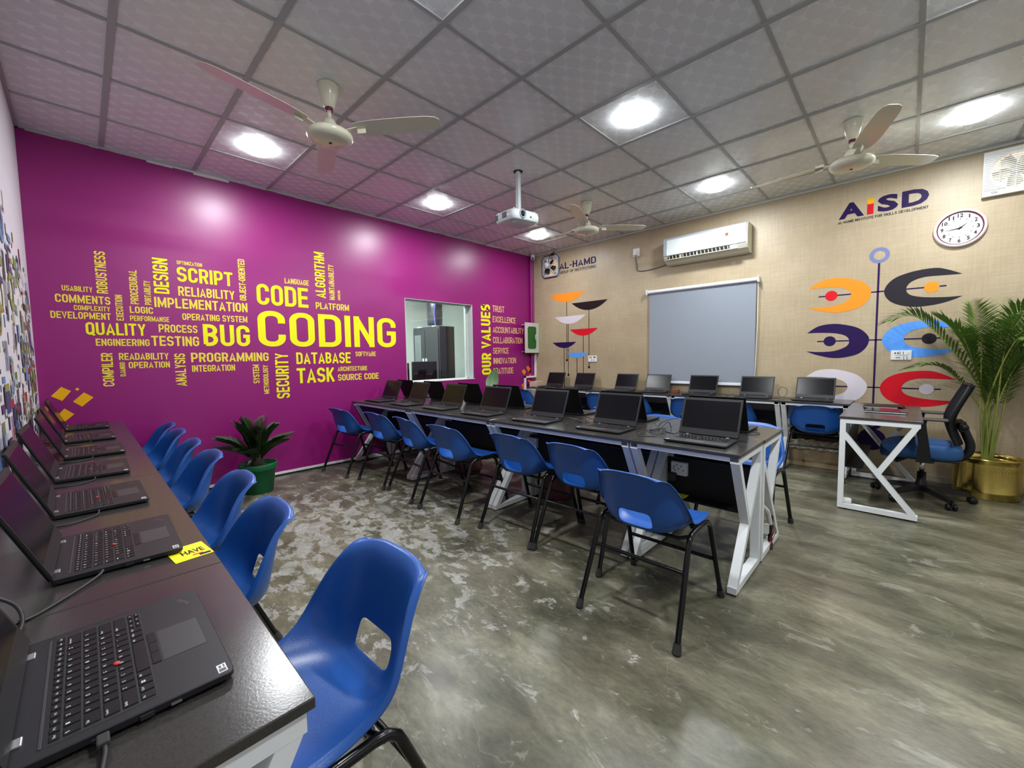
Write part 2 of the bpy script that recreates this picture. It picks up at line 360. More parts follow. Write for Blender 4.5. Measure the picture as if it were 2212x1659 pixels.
# ------------------------------------------------------------------ condensed capitals drawn as strokes
def _arc(cx, cy, rx, ry, a0, a1, n=7): return [(cx+rx*math.cos(math.radians(a0+(a1-a0)*i/n)), cy+ry*math.sin(math.radians(a0+(a1-a0)*i/n))) for i in range(n+1)]
def glyph(ch, t, W=.52):
    """polylines (centre lines, closed flag) and advance width of a capital"""
    h = t/2; L, R, B, T = h, W-h, h, 1-h; C = W/2; r = min(.17, (R-L)/2); rv = r*1.05; S = []
    def pl(p, closed=False): S.append((p, closed))
    m = .5; F0, F1 = 0, 1
    top = _arc(R-r, T-rv, r, rv, 0, 90)+_arc(L+r, T-rv, r, rv, 90, 180); bot = _arc(L+r, B+rv, r, rv, 180, 270)+_arc(R-r, B+rv, r, rv, 270, 360)
    w = W
    if ch == 'O' or ch == 'Q':
        pl(top+bot, True)
        if ch == 'Q': pl([(C, .22), (R+h*.8, -.06)])
    elif ch == 'C': pl([(R, .66)]+top+bot+[(R, .34)])
    elif ch == 'G': pl([(R, .68)]+top+bot+[(R, .46)]); pl([(C, .48), (R+h, .48)])
    elif ch == 'D': pl([(L, B), (L, T)]+_arc(R-r, T-rv, r, rv, 90, 0)+_arc(R-r, B+rv, r, rv, 0, -90), True)
    elif ch == 'U': pl([(L, F1)]+bot+[(R, F1)])
    elif ch == 'J': pl([(L, .30)]+bot+[(R, F1)])
    elif ch == 'I': w = t; pl([(h, 0), (h, 1)])
    elif ch == 'E': pl([(L, 0), (L, 1)]); pl([(L, T), (W*.93, T)]); pl([(L, B), (W*.93, B)]); pl([(L, m), (W*.86, m)]); w = W*.93
    elif ch == 'F': pl([(L, 0), (L, 1)]); pl([(L, T), (W*.93, T)]); pl([(L, m), (W*.84, m)]); w = W*.93
    elif ch == 'L': pl([(L, 0), (L, 1)]); pl([(L, B), (W*.9, B)]); w = W*.9
    elif ch == 'H': pl([(L, 0), (L, 1)]); pl([(R, 0), (R, 1)]); pl([(L, m), (R, m)])
    elif ch == 'T': pl([(0, T), (W, T)]); pl([(C, 0), (C, T)])
    elif ch == 'N': pl([(L, 0), (L, 1)]); pl([(R, 0), (R, 1)]); pl([(L, T), (R, B)])
    elif ch == 'M': w = W*1.28; pl([(L, 0), (L, 1)]); pl([(w-h, 0), (w-h, 1)]); pl([(L, T), (w/2, .20), (w-h, T)])
    elif ch == 'W': w = W*1.4; pl([(h*.8, 1), (w*.27, h), (w/2, T), (w*.73, h), (w-h*.8, 1)])
    elif ch == 'V': pl([(h*.75, 1), (C, h*.6), (W-h*.75, 1)])
    elif ch == 'A': w = W*1.06; pl([(h*.75, 0), (w/2, 1-h*.6), (w-h*.75, 0)]); pl([(w*.22, .26), (w*.78, .26)])
    elif ch == 'X': pl([(h*.9, 0), (W-h*.9, 1)]); pl([(h*.9, 1), (W-h*.9, 0)])
    elif ch == 'Y': pl([(h*.8, 1), (C, .44), (W-h*.8, 1)]); pl([(C, 0), (C, .46)])
    elif ch == 'Z': pl([(0, T), (R, T), (L, B), (W, B)])
    elif ch == 'K': pl([(L, 0), (L, 1)]); pl([(W-h*.8, 1), (L+h*.6, .42)]); pl([(C*.8, .56), (W-h*.7, 0)])
    elif ch == 'P': pl([(L, 0), (L, 1)]); pl([(L, T)]+_arc(R-r, T-r, r, r, 90, 0)+_arc(R-r, .42+r, r, r, 0, -90)+[(L, .42)])
    elif ch == 'R': pl([(L, 0), (L, 1)]); pl([(L, T)]+_arc(R-r, T-r, r, r, 90, 0)+_arc(R-r, .45+r, r, r, 0, -90)+[(L, .45)]); pl([(R-r*.9, .45), (R, .0)])
    elif ch == 'B':
        q = (T-.52)/2; pl([(L, B), (L, T)]+_arc(R-q-.01, T-q, q, q, 90, -90)+[(L, .52)]); pl([(L, .52)]+_arc(R-(.52-B)/2, (.52+B)/2, (.52-B)/2, (.52-B)/2, 90, -90)+[(L, B)])
    elif ch == 'S':
        pl([(R, .735)]+top+_arc(L+r, .5+rv*.95, r, rv*.95, 180, 255, 5)+_arc(R-r, .5-rv*.95, r, rv*.95, 75, 0, 5)+_arc(R-r, B+rv, r, rv, 0, -90)+_arc(L+r, B+rv, r, rv, 270, 180)+[(L, .265)])
    elif ch == '-': w = W*.5; pl([(0, .42), (w, .42)])
    elif ch == ' ': w = W*.42
    else: w = W*.5
    return S, w
def stroke_poly(p, closed, t, tv):
    """mitred strip of half widths t/2 across, as quads"""
    q = [Vector((a[0], a[1])) for a in p]; qq = [q[0]]
    for a in q[1:]:
        if (a-qq[-1]).length > 1e-5: qq.append(a)
    if closed and (qq[0]-qq[-1]).length < 1e-5: qq.pop()
    q = qq; n = len(q); out = []
    for i in range(n):
        a = q[i-1] if (i > 0 or closed) else None; b = q[(i+1) % n] if (i < n-1 or closed) else None
        d1 = (q[i]-a).normalized() if a is not None else None; d2 = (b-q[i]).normalized() if b is not None else None
        if d1 is None: nn = Vector((-d2.y, d2.x)); k = 1
        elif d2 is None: nn = Vector((-d1.y, d1.x)); k = 1
        else:
            s = (d1+d2); s = s.normalized() if s.length > 1e-4 else d1; nn = Vector((-s.y, s.x)); k = 1/max(.42, nn.dot(Vector((-d2.y, d2.x))))
        out.append((q[i]+nn*t/2*k, q[i]-nn*t/2*k))
    fs = [(i, (i+1) % n) for i in range(n if closed else n-1)]
    return out, fs
def caps_mesh(s, t=.165, gap=.085, W=.52):
    vs = []; fs = []; x = 0; lv = []
    for ch in s:
        S, w = glyph(ch, t, W)
        for li, (p, cl) in enumerate(S):
            o, f = stroke_poly(p, cl, t, t); b = len(vs)
            for a, c in o: vs += [(x+a.x, min(max(a.y, -.08), 1.0)), (x+c.x, min(max(c.y, -.08), 1.0))]; lv += [li, li]
            for i, j in f: fs.append((b+2*i, b+2*i+1, b+2*j+1, b+2*j))
        x += w+gap
    x -= gap
    return [(a/x, b) for a, b in vs], fs, lv
def add_caps(mb, s, fn, t=.165, gap=.085, W=.52, mi=0, nrm=(1, 0, 0)):
    vs, fs, lv = caps_mesh(s, t, gap, W); mb.add([tuple(Vector(fn(u, v))+Vector(nrm)*(.0004*k)) for (u, v), k in zip(vs, lv)], fs, mi)
WORDS=[('USABILITY', 0, -5.588, 1.798, -5.42, 1.84),
('COMMENTS', 0, -5.628, 1.706, -5.321, 1.77),
('COMPLEXITY', 0, -5.532, 1.651, -5.326, 1.69),
('DEVELOPMENT', 0, -5.659, 1.582, -5.325, 1.636),
('LOGIC', 0, -5.206, 1.649, -5.056, 1.706),
('PERFORMANSE', 0, -5.208, 1.583, -4.951, 1.627),
('OPTIMIZATION', 0, -4.871, 2.106, -4.686, 2.139),
('SCRIPT', 0, -4.875, 1.953, -4.45, 2.085),
('RELIABILITY', 0, -4.874, 1.825, -4.442, 1.91),
('IMPLEMENTATION', 0, -5.044, 1.711, -4.338, 1.8),
('OPERATING SYSTEM', 0, -4.857, 1.609, -4.345, 1.669),
('QUALITY', 0, -5.476, 1.457, -5.114, 1.558),
('PROCESS', 0, -5.027, 1.492, -4.752, 1.562),
('BUG', 0, -4.711, 1.373, -4.331, 1.578),
('ENGINEERING', 0, -5.425, 1.369, -5.094, 1.427),
('TESTING', 0, -5.082, 1.371, -4.745, 1.459),
('READABILITY', 0, -5.295, 1.251, -4.973, 1.309),
('OPERATION', 0, -5.239, 1.179, -4.968, 1.233),
('INTEGRATION', 0, -4.811, 1.133, -4.473, 1.194),
('CODE', 0, -4.25, 1.798, -3.753, 2.008),
('LANGUAGE', 0, -3.983, 2.04, -3.739, 2.096),
('PLATFORM', 0, -3.675, 1.795, -3.297, 1.868),
('CODING', 0, -4.256, 1.373, -2.691, 1.739),
('DATABASE', 0, -3.905, 1.184, -3.301, 1.31),
('SOFTWARE', 0, -3.239, 1.262, -2.979, 1.318),
('TASK', 0, -3.908, 0.974, -3.502, 1.139),
('ARCHITECTURE', 0, -3.461, 1.091, -3.099, 1.143),
('SOURCE CODE', 0, -3.463, 0.98, -2.949, 1.054),
('TRUST', 0, -0.962, 1.948, -0.696, 2.047),
('EXCELLENCE', 0, -0.961, 1.784, -0.429, 1.879),
('ACCOUNTABILITY', 0, -0.962, 1.616, -0.235, 1.712),
('COLLABORATION', 0, -0.963, 1.45, -0.263, 1.55),
('SERVICE', 0, -0.964, 1.282, -0.607, 1.377),
('INNOVATION', 0, -0.962, 1.118, -0.436, 1.214),
('GRATITUDE', 0, -0.966, 0.952, -0.5, 1.05),
('PROGRAMMING', 0, -4.813, 1.223, -4.172, 1.31),
('ROBUSTNESS', 1, -5.396, 1.796, -5.33, 2.135),
('EXECUTION', 1, -5.292, 1.581, -5.247, 1.793),
('PROCEDURAL', 1, -5.197, 1.725, -5.145, 2.012),
('PORTABILITY', 1, -5.106, 1.726, -5.063, 1.931),
('DESIGN', 1, -5.04, 1.832, -4.936, 2.139),
('OBJECT-ORIENTED', 1, -4.399, 1.825, -4.342, 2.228),
('COMPILER', 1, -5.402, 1.034, -5.334, 1.31),
('DJANGO', 1, -5.295, 1.113, -5.261, 1.231),
('ANALYSIS', 1, -4.934, 1.007, -4.856, 1.303),
('SYSTEM', 1, -4.322, 0.999, -4.265, 1.187),
('METHODOLOGY', 1, -4.231, 0.885, -4.184, 1.181),
('SECURITY', 1, -4.114, 0.825, -3.987, 1.301),
('ALGORITHM', 1, -3.672, 1.921, -3.561, 2.423),
('MAINTAINABILITY', 1, -3.522, 1.909, -3.459, 2.303),
('MODELING', 1, -3.424, 1.913, -3.395, 2.023),
('OUR VALUES', 1, -1.211, 0.953, -1.014, 2.051)]
DIAMONDS=[[(-5.636, 1.046), (-5.585, 1.01), (-5.637, 0.935), (-5.694, 0.977)], [(-5.515, 0.994), (-5.463, 0.95), (-5.532, 0.88), (-5.58, 0.925)], [(-5.55, 1.036), (-5.538, 1.022), (-5.55, 1.009), (-5.563, 1.021)], [(-5.658, 0.836), (-5.629, 0.875), (-5.578, 0.825), (-5.634, 0.769)], [(-5.675, 0.854), (-5.658, 0.836), (-5.641, 0.776), (-5.655, 0.775)], [(-5.753, 0.872), (-5.726, 0.901), (-5.713, 0.879), (-5.715, 0.855), (-5.742, 0.861)], [(-0.294, 0.969), (-0.251, 1.02), (-0.182, 0.977), (-0.227, 0.909)], [(-0.181, 1.041), (-0.128, 1.069), (-0.067, 1.014), (-0.121, 0.963)], [(-0.104, 0.91), (-0.068, 0.938), (-0.015, 0.9), (-0.042, 0.889), (-0.105, 0.898)], [(-0.15, 0.818), (-0.053, 0.813), (-0.107, 0.786)], [(-0.307, 0.745), (-0.255, 0.777), (-0.17, 0.714), (-0.206, 0.657), (-0.266, 0.662)]]
BOWLS=[('orange', 0.391, 1.097, 2.25, 0.741, 2.104), ('black', 0.843, 1.5, 2.072, 1.168, 1.941), ('white', 0.497, 1.105, 1.8745, 0.771, 1.748), ('red', 0.806, 1.328, 1.6549999999999998, 1.062, 1.547), ('purple', 0.45, 0.927, 1.455, 0.688, 1.361), ('blue', 0.74, 1.146, 1.2795, 0.941, 1.195)]
STR=[[0.74, 1.16], [1.166, 1.049], [0.798, 0.92], [1.059, 0.708], [0.683, 0.692], [0.938, 0.703]]
CL=[(3.975, 1.916), (4.064, 1.981), (4.163, 2.002), (4.26, 1.996), (4.395, 1.953), (4.468, 1.885), (4.49, 1.825), (4.466, 1.744), (4.391, 1.676), (4.23, 1.642), (4.073, 1.675), (3.971, 1.718), (4.086, 1.709), (4.214, 1.718), (4.308, 1.76), (4.335, 1.817), (4.305, 1.872), (4.222, 1.903), (4.095, 1.915)]
CR=[(5.106, 1.915), (5.014, 1.966), (4.928, 1.994), (4.773, 1.98), (4.646, 1.927), (4.586, 1.821), (4.641, 1.71), (4.784, 1.651), (4.941, 1.656), (5.056, 1.69), (5.112, 1.719), (5.003, 1.719), (4.861, 1.734), (4.769, 1.768), (4.744, 1.827), (4.776, 1.886), (4.865, 1.92), (5.006, 1.918)]
# ------------------------------------------------------------------ the room
def struct(name, mb, m, label=None, **k):
    o = mb.build(name, m, **k); o['kind'] = 'structure'
    if label: o['label'] = label
    return o
struct('floor', MB().box(-.25, YL-.2, -.1, XR+.2, .2, 0), 'floor', 'worn olive grey polished concrete floor')
# ceiling: tile field with the lay-in grid (bars of two widths)
cb = MB().box(-.2, YL-.2, H, XR+.2, .2, H+.08, 0)
GX = [.5715+.6*k for k in range(0, 11)]; GY = [-.5063-.6*k for k in range(0, 9)]
for x in GX:
    if x < XR: cb.box(x-.011, YL, H-.006, x+.011, 0, H+.001, 1)
for y in GY:
    cb.box(0, y-.016, H-.0075, XR, y+.016, H+.001, 1)
cb.box(0, YL, H-.012, XR, YL+.02, H, 1); cb.box(0, -.02, H-.012, XR, 0, H, 1); cb.box(0, YL, H-.012, .02, 0, H, 1)
struct('ceiling', cb, ['ceil', 'grid'], 'grey false ceiling of oval patterned tiles')
# purple wall with the window opening
WY0, WY1, WZ0, WZ1 = -2.545, -1.385, .90, 2.018
wb = MB()
wb.box(-.2, YL-.2, 0, 0, WY0, H); wb.box(-.2, WY1, 0, 0, .2, H); wb.box(-.2, WY0, 0, 0, WY1, WZ0); wb.box(-.2, WY0, WZ1, 0, WY1, H)
back = struct('wall_back', wb, 'purple', 'glossy purple wall with yellow word cloud')
# plaster crumbs along the wall head
for i, (y, dy, dz) in enumerate([(-4.95, .16, .03), (-4.72, .20, .045), (-4.45, .10, .02), (-5.4, .3, .012), (-3.3, 1.2, .008), (-1.9, 1.0, .008)]):
    pass
cr = MB(); rnd = random.Random(3)
y = YL+.05
while y < -.1:
    d = rnd.uniform(.05, .2); big = .022 if -5.05 < y < -4.5 else .006
    cr.box(0, y, H-.012-rnd.uniform(.3, 1)*big*1.4, .012, y+d, H-.011); y += d
cr.build('plaster_edge', mat('torn_plaster', (.55, .50, .52), .8), back, label='torn white plaster strip under the ceiling')
wall = lambda x: (lambda y0, z0, y1, z1, rot: ((lambda u, v: (x, y0+(y1-y0)*u, z0+(z1-z0)*v)) if not rot else (lambda u, v: (x, y0+(y1-y0)*(1-v), z0+(z1-z0)*u))))
for (t, rot, y0, z0, y1, z1) in WORDS:
    mb = MB(); add_caps(mb, t, wall(.0015)(y0, z0, y1, z1, rot), t=.185 if t == 'OUR VALUES' else (.12 if (not rot and y0 > -1.0) else (.14 if t == 'CODING' else .16)))
    big = (z1-z0) if not rot else (y1-y0)
    m = 'peach' if (not rot and y0 > -1.0) else ('yellow' if big > .095 or t in ('OUR VALUES',) else 'gold')
    mb.build('lettering', m, back, label=('yellow' if m != 'peach' else 'peach')+' word '+t, fixn=False)
for poly in DIAMONDS:
    mb = MB(); n = len(poly)
    mb.add([(.0015, y, z) for y, z in poly], [tuple(range(n))])
    cy = sum(p[0] for p in poly)/n; cz = sum(p[1] for p in poly)/n
    mb.build('painted_diamond', 'amber' if cy < -5 else 'orange', back, label='orange painted diamond', fixn=False)
bb = MB().box(0, YL, .022, .012, 0, .045, 0).box(0, YL, 0, .010, 0, .022, 1)
struct('baseboard_back', bb, ['whiteplastic', 'dark'], 'white skirting strip along the purple wall')
# beige wall
right = struct('wall_right', MB().box(-.2, 0, 0, XR+.2, .2, H), 'beige', 'beige woven wallpaper wall with painted mobile shapes')
def decal(name, m, polys, label, z=.0015):
    mb = MB()
    for p in polys: mb.add([(x, -z, zz) for x, zz in p], [tuple(range(len(p)))[::-1]])
    return mb.build(name, m, right, label=label, fixn=False)
def strip(x0, z0, x1, z1, w):
    dx, dz = x1-x0, z1-z0; l = math.hypot(dx, dz); nx, nz = -dz/l*w/2, dx/l*w/2
    return [(x0+nx, z0+nz), (x1+nx, z1+nz), (x1-nx, z1-nz), (x0-nx, z0-nz)]
def disc(cx, cz, rx, rz=None, n=24): return [(cx+rx*math.cos(2*PI*i/n), cz+(rz or rx)*math.sin(2*PI*i/n)) for i in range(n)]
bm_ = {'orange': 'orange', 'black': 'brownblack', 'white': 'lilac', 'red': 'redpaint', 'purple': 'indigo', 'blue': 'bluepaint'}
tops = {'orange': 0, 'black': 1, 'white': 2, 'red': 3, 'purple': 4, 'blue': 5}
for (n, x0, x1, z1, xb, zb) in BOWLS:
    cx = (x0+x1)/2; pts = [(x0, z1)]
    for i in range(1, 24):
        t = i/24; x = x0+(x1-x0)*t; pts.append((x, z1-(z1-zb)*(1-abs(2*t-1)**2.1)))
    pts.append((x1, z1)); decal('painted_bowl', bm_[n], [pts], n+' painted bowl shape', .002)
    sx, sz = STR[tops[n]]; 
    ps = [strip(xb, zb+.01, xb, sz, .011)]
    if n in ('orange', 'black', 'white'): ps.append(disc(xb, sz, .02))
    decal('painted_string', 'brownblack', ps, 'thin dark painted string', .0012)
def crescent(base, cut, m, dz, label):
    p = spline([(x, z+dz, 0) for x, z in base[:cut]], 5)+spline([(x, z+dz, 0) for x, z in base[cut:]]+[(base[0][0], base[0][1]+dz, 0)], 5)
    pts = [(q[0], q[1]) for q in p][:-1]
    # triangulate as a strip between outer and inner outline
    o = [(q[0], q[1]) for q in spline([(x, z+dz, 0) for x, z in base[:cut]], 6)]
    i_ = [(q[0], q[1]) for q in spline([(base[cut-1][0], base[cut-1][1]+dz, 0)]+[(x, z+dz, 0) for x, z in base[cut:]]+[(base[0][0], base[0][1]+dz, 0)], 6)][::-1]
    mb = MB(); K = 40
    def at(c, t):
        f = t*(len(c)-1); k = min(int(f), len(c)-2); f -= k; return (c[k][0]*(1-f)+c[k+1][0]*f, c[k][1]*(1-f)+c[k+1][1]*f)
    vs = []
    for k in range(K+1):
        a = at(o, k/K); b = at(i_, k/K); vs += [(a[0], -.0018, a[1]), (b[0], -.0018, b[1])]
    mb.add(vs, [(2*k, 2*k+1, 2*k+3, 2*k+2) for k in range(K)])
    mb.build('painted_crescent', m, right, label=label, fixn=False)
for k, (ml, mr, dl, dr, nl, nr) in enumerate([('orange', 'darkpaint', 'redpaint', 'orange', 'orange', 'charcoal'), ('indigo', 'bluepaint', 'indigo', 'darkpaint', 'dark purple', 'sky blue'), ('lilac', 'redpaint', 'darkpaint', 'lilac', 'pale lilac', 'red')]):
    dz = -.4765*k
    crescent(CL, 12, ml, dz, nl+' painted crescent'); crescent(CR, 11, mr, dz, nr+' painted crescent')
    decal('painted_rod', 'indigo', [strip(4.065, 1.822+dz, 4.335, 1.822+dz, .012), strip(4.49, 1.822+dz, 4.586, 1.822+dz, .012), strip(4.745, 1.822+dz, 5.01, 1.822+dz, .012)], 'dark painted rod')
    decal('painted_dot', dl, [disc(4.173, 1.822+dz, .052)], 'painted dot in the left crescent', .002)
    decal('painted_dot', dr, [disc(4.916, 1.820+dz, .050)], 'painted dot in the right crescent', .002)
def ring(cx, cz, r1, r0, m, name, label):
    mb = MB(); n = 32; vs = []
    for i in range(n):
        a = 2*PI*i/n; vs += [(cx+r1*math.cos(a), -.002, cz+r1*math.sin(a)), (cx+r0*math.cos(a), -.002, cz+r0*math.sin(a))]
    mb.add(vs, [(2*i, 2*i+1, (2*i+3) % (2*n), (2*i+2) % (2*n)) for i in range(n)]); mb.build(name, m, right, label=label, fixn=False)
ring(4.541, 2.178, .076, .044, 'periwinkle', 'painted_ring', 'blue grey painted ring')
ring(4.541, .518, .076, .044, 'indigo', 'painted_ring', 'dark purple painted ring')
decal('painted_pole', 'indigo', [strip(4.541, 2.10, 4.541, .594, .016), strip(4.541, .442, 4.541, .25, .016)], 'dark painted pole')
ring(4.541, .34, .11, .0, 'indigo', 'painted_disc', 'dark purple painted disc')
bw = lambda x0, z0, x1, z1: (lambda u, v: (x0+(x1-x0)*u, -.002, z0+(z1-z0)*v))
def wtext(t, box, m, bold=.02, label=None, shear=0):
    mb = MB(); add_text(mb, t, bw(*box), bold=.045) if len(t) == 1 else (add_caps(mb, t, bw(*box), t=bold, gap=.1, W=shear or .6, nrm=(0, -1, 0))); mb.build('lettering', m, right, label=label, fixn=False)
wtext('AL-HAMD', (.60, 2.640, 1.297, 2.742), 'indigo', .17, 'dark purple words AL-HAMD')
wtext('GROUP OF INSTITUTIONS', (.60, 2.569, 1.298, 2.613), 'darkpaint', .15, 'dark words GROUP OF INSTITUTIONS')
wtext('A', (4.211, 2.593, 4.411, 2.745), 'indigo', .21, 'dark purple letter A of the logo', shear=1.1)
decal('lettering', 'redpaint', [[(4.433, 2.593), (4.481, 2.593), (4.481, 2.692), (4.433, 2.692)]], 'red stem of the letter i')
decal('lettering', 'amber', [disc(4.457, 2.722, .030)], 'yellow dot of the letter i', .0025)
wtext('S', (4.511, 2.593, 4.660, 2.748), 'indigo', .20, 'dark purple letter S of the logo', shear=.95)
wtext('D', (4.684, 2.595, 4.868, 2.746), 'indigo', .20, 'dark purple letter D of the logo', shear=1.1)
wtext('AL-HAMD INSTITUTE FOR SKILLS DEVELOPMENT', (4.206, 2.549, 4.868, 2.574), 'darkpaint', .15, 'small dark words AL-HAMD INSTITUTE FOR SKILLS DEVELOPMENT')
cr = MB().box(0, -.015, H-.03, XR, 0, H-.012); cr.build('ceiling_edge_strip', 'creamgrey', right)
struct('baseboard_right', MB().box(0, -.008, 0, XR, 0, .05), mat('dusty_skirting', (.30, .27, .20), .6), 'dusty skirting along the beige wall')
# left wall with its printed collage
left = struct('wall_left', MB().box(-.2, YL-.2, 0, XR+.2, YL, H), 'muralwall', 'white wall with a collage of small coloured shapes')
mur = MB(); rnd = random.Random(11)
mc = [mat('collage_'+n, c, .55) for n, c in (('plum', (.10, .04, .13)), ('navy', (.045, .05, .15)), ('crimson', (.30, .02, .04)), ('leaf_green', (.16, .28, .05)), ('slate', (.10, .11, .13)), ('sky', (.12, .22, .42)), ('charcoal', (.03, .03, .035)), ('olive', (.25, .24, .07)), ('pale_grey', (.40, .42, .46)))]
for i in range(1300):
    x = rnd.uniform(.1, 6.3); top = 1.75+.18*min(x, 3)+rnd.uniform(-.12, .12); z = rnd.uniform(.62, top)
    w = rnd.choice([.02, .03, .04, .06, .10, .15]); h = rnd.choice([.02, .03, .04, .06, .10]); k = rnd.randrange(9)
    yy = YL+.0012+i*2e-6
    if rnd.random() < .08:
        r = rnd.uniform(.05, .11); n = 20; vs = []
        for j in range(n):
            a = 2*PI*j/n; vs += [(x+r*math.cos(a), yy, z+r*math.sin(a)), (x+r*.62*math.cos(a), yy, z+r*.62*math.sin(a))]
        mur.add(vs, [(2*j, 2*j+1, (2*j+3) % (2*n), (2*j+2) % (2*n)) for j in range(n)], k)
    elif rnd.random() < .2:
        for q in range(3): mur.add([(x+q*.035, yy, z), (x+q*.035+.02, yy, z), (x+q*.035+.02, yy, z+h*1.4), (x+q*.035, yy, z+h*1.4)], [(0, 1, 2, 3)], k)
    else: mur.add([(x, yy, z), (x+w, yy, z), (x+w, yy, z+h), (x, yy, z+h)], [(0, 1, 2, 3)], k)
mur.build('collage_print', mc, left, label='collage of small coloured rectangles and rings', fixn=False)
struct('wall_front', MB().box(XR, YL-.2, 0, XR+.2, .2, H), 'plainwall', 'plain wall behind the camera')
# corner pipes, conduit and ledge
for i, (x, y) in enumerate([(.028, -.055), (.03, -.012)]):
    struct('trim_%d' % (i+1), MB().tube([(x, y-.0, .0), (x, y, H)], .022, 10), 'purple', 'purple painted pipe in the corner')
cd = MB().box(.055, -.026, .89, .083, .0, 1.30).box(.055, -.30, .865, .083, .0, .893).box(.055, -.30, .0, .083, -.272, .893)
struct('trim_3', cd, 'whiteplastic', 'white cable trunking bending at the room corner')
struct('trim_4', MB().box(.09, -.2, .0, .23, -.002, .80, c=.004), mat('salmon_plaster', (.55, .42, .30), .7), 'beige plaster ledge in the corner')

# window: glass and reveals; office beyond
wf = MB()
wf.box(-.2, WY0, WZ0, .002, WY0+.005, WZ1).box(-.2, WY1-.005, WZ0, .002, WY1, WZ1).box(-.2, WY0, WZ0, .006, WY1+.03, WZ0+.006).box(-.2, WY0, WZ1-.005, -.001, WY1, WZ1)
w1 = struct('window_1', wf, mat('pale_window_reveal', (.62, .66, .63), .5), 'interior window in the purple wall')
MB().box(-.135, WY0, WZ0+.004, -.129, WY1, WZ1-.004).build('window_pane', 'glass', w1, label='clear pane into the office')
fr = MB()
for a in ((WY0, WY0+.02), (WY1-.02, WY1)): fr.box(-.15, a[0], WZ0, -.115, a[1], WZ1)
fr.box(-.15, WY0, WZ0+.004, -.115, WY1, WZ0+.022); fr.build('window_frame', 'whiteplastic', w1)
ob = MB()
ob.box(-4.0, -4.2, 0, -3.9, .9, 2.95).box(-4.0, .8, 0, -.2, .9, 2.95).box(-4.0, -4.2, 0, -.2, -4.1, 2.95).box(-4.0, -4.2, 2.9, -.2, .9, 3.0)
struct('wall_office', ob, 'officewhite', 'pale walls of the office beyond the window')
struct('floor_office', MB().box(-4.0, -4.2, -.1, -.25, .9, 0), mat('dark_office_floor', (.06, .06, .06), .3), 'dark office floor')
t = thing('wardrobe', 'dark grey wardrobe with glass door seen through the interior window', 'wardrobe', (-2.1, -.83, 0))
MB().box(-.38, 0, 0, .5, .36, 1.83, c=.01).build('body', 'wardrobe', t)
MB().box(-.35, -.02, .1, .04, .0, 1.78, c=.004).build('door', 'wardrobe', t)
d2 = MB().box(.06, -.02, .1, .48, .0, 1.78, c=.004).build('door', 'wardrobe', t)
MB().box(-.30, -.024, .3, -.08, -.018, 1.68).build('glass_panel', 'officeglass', t)
for x in (.0, .1): MB().box(x-.012, -.045, 1.10, x+.012, -.02, 1.22).box(x-.004, -.035, .95, x+.004, -.022, 1.12).build('door_handle', 'whiteplastic', t)
for x in (-.2, .3): MB().box(x-.05, .01, 1.83, x+.05, .06, 1.845).build('top_label', 'whiteplastic', t)
duct = MB()
rn = random.Random(5); pr = []
for i in range(13): pr.append((.15+rn.uniform(-.012, .012), 1.0*i/12))
duct.lathe(pr, 18)
tag(duct.build('foil_duct', 'foil', loc=(-2.30, -.42, 1.9)), 'dark crumpled foil duct rising above the office wardrobe', 'duct')
tag(MB().tube(spline([(-2.10, -.55, 2.89), (-2.09, -.52, 2.5), (-2.12, -.56, 2.15), (-2.09, -.56, 1.86)]), .012).build('office_cable', 'blueline'), 'blue cable hanging down beside the foil duct', 'cable')
t = thing('office_desk', 'black office desk under the monitors beyond the interior window', 'desk', (-1.25, -1.75, 0))
MB().box(-.45, -.75, .74, .45, .75, .78, c=.005).build('desktop', 'officeglass', t)
MB().box(-.42, -.72, 0, -.38, .72, .74).box(.38, -.72, 0, .42, .72, .74).build('side_panel', 'dark', t)
def monitor(y, w, z0, lab):
    t = thing('monitor', lab, 'monitor', (-1.25, y, .78), 0, 'monitors on the office desk')
    MB().box(-.02, -w/2, z0, .02, w/2, z0+.32, c=.01).build('display', 'black', t)
    MB().box(.0, -.03, .01, .03, .03, z0+.1).build('stand', 'black', t); MB().box(-.1, -.12, 0, .1, .12, .012, c=.003).build('base', 'black', t)
monitor(-1.42, .50, .07, 'wide dark monitor on the office desk below the wardrobe'); monitor(-1.98, .50, .05, 'dark monitor on the office desk near the left window edge')
cl = MB(); cl.lathe([(0, .0), (.14, .02), (.19, .12), (.15, .25), (.10, .31), (0, .33)], 16)
tag(cl.build('folded_cloth', 'paleblue', loc=(-1.05, -2.28, .78)), 'pale blue cloth at the left edge of the interior window', 'cloth')
CH_LEFT = [(.262, -5.265, 0), (.76, -5.265, .03), (1.36, -5.265, -.03), (1.90, -5.255, .02), (2.58, -5.265, 0), (3.13, -5.29, -.02), (3.785, -5.20, .03)]
CH_FRONT = [(.365, -3.43, .10), (1.02, -3.345, .02), (1.58, -3.345, -.12), (2.17, -3.385, .02), (2.835, -3.315, 0), (3.335, -3.305, 0), (3.895, -3.61, 0)]
CH_BACK = [(.30, -2.30, 0), (.88, -2.33, .03), (1.50, -2.30, 0), (2.08, -2.33, -.04), (2.72, -2.33, 0), (3.28, -2.34, .05), (3.96, -2.30, -.03)]
CH_WALL = [(.262, -.40, 0), (1.02, -.40, 0), (1.70, -.40, .03), (2.22, -.40, -.03), (2.90, -.38, .0), (3.39, -.38, -.0), (4.14, -.34, 0)]
LAP_LEFT = [(.22, -5.393, 0), (.896, -5.387, .02), (1.52, -5.372, 0), (2.095, -5.385, -.02), (2.676, -5.374, .01), (3.257, -5.352, -.02), (3.862, -5.372, .0)]
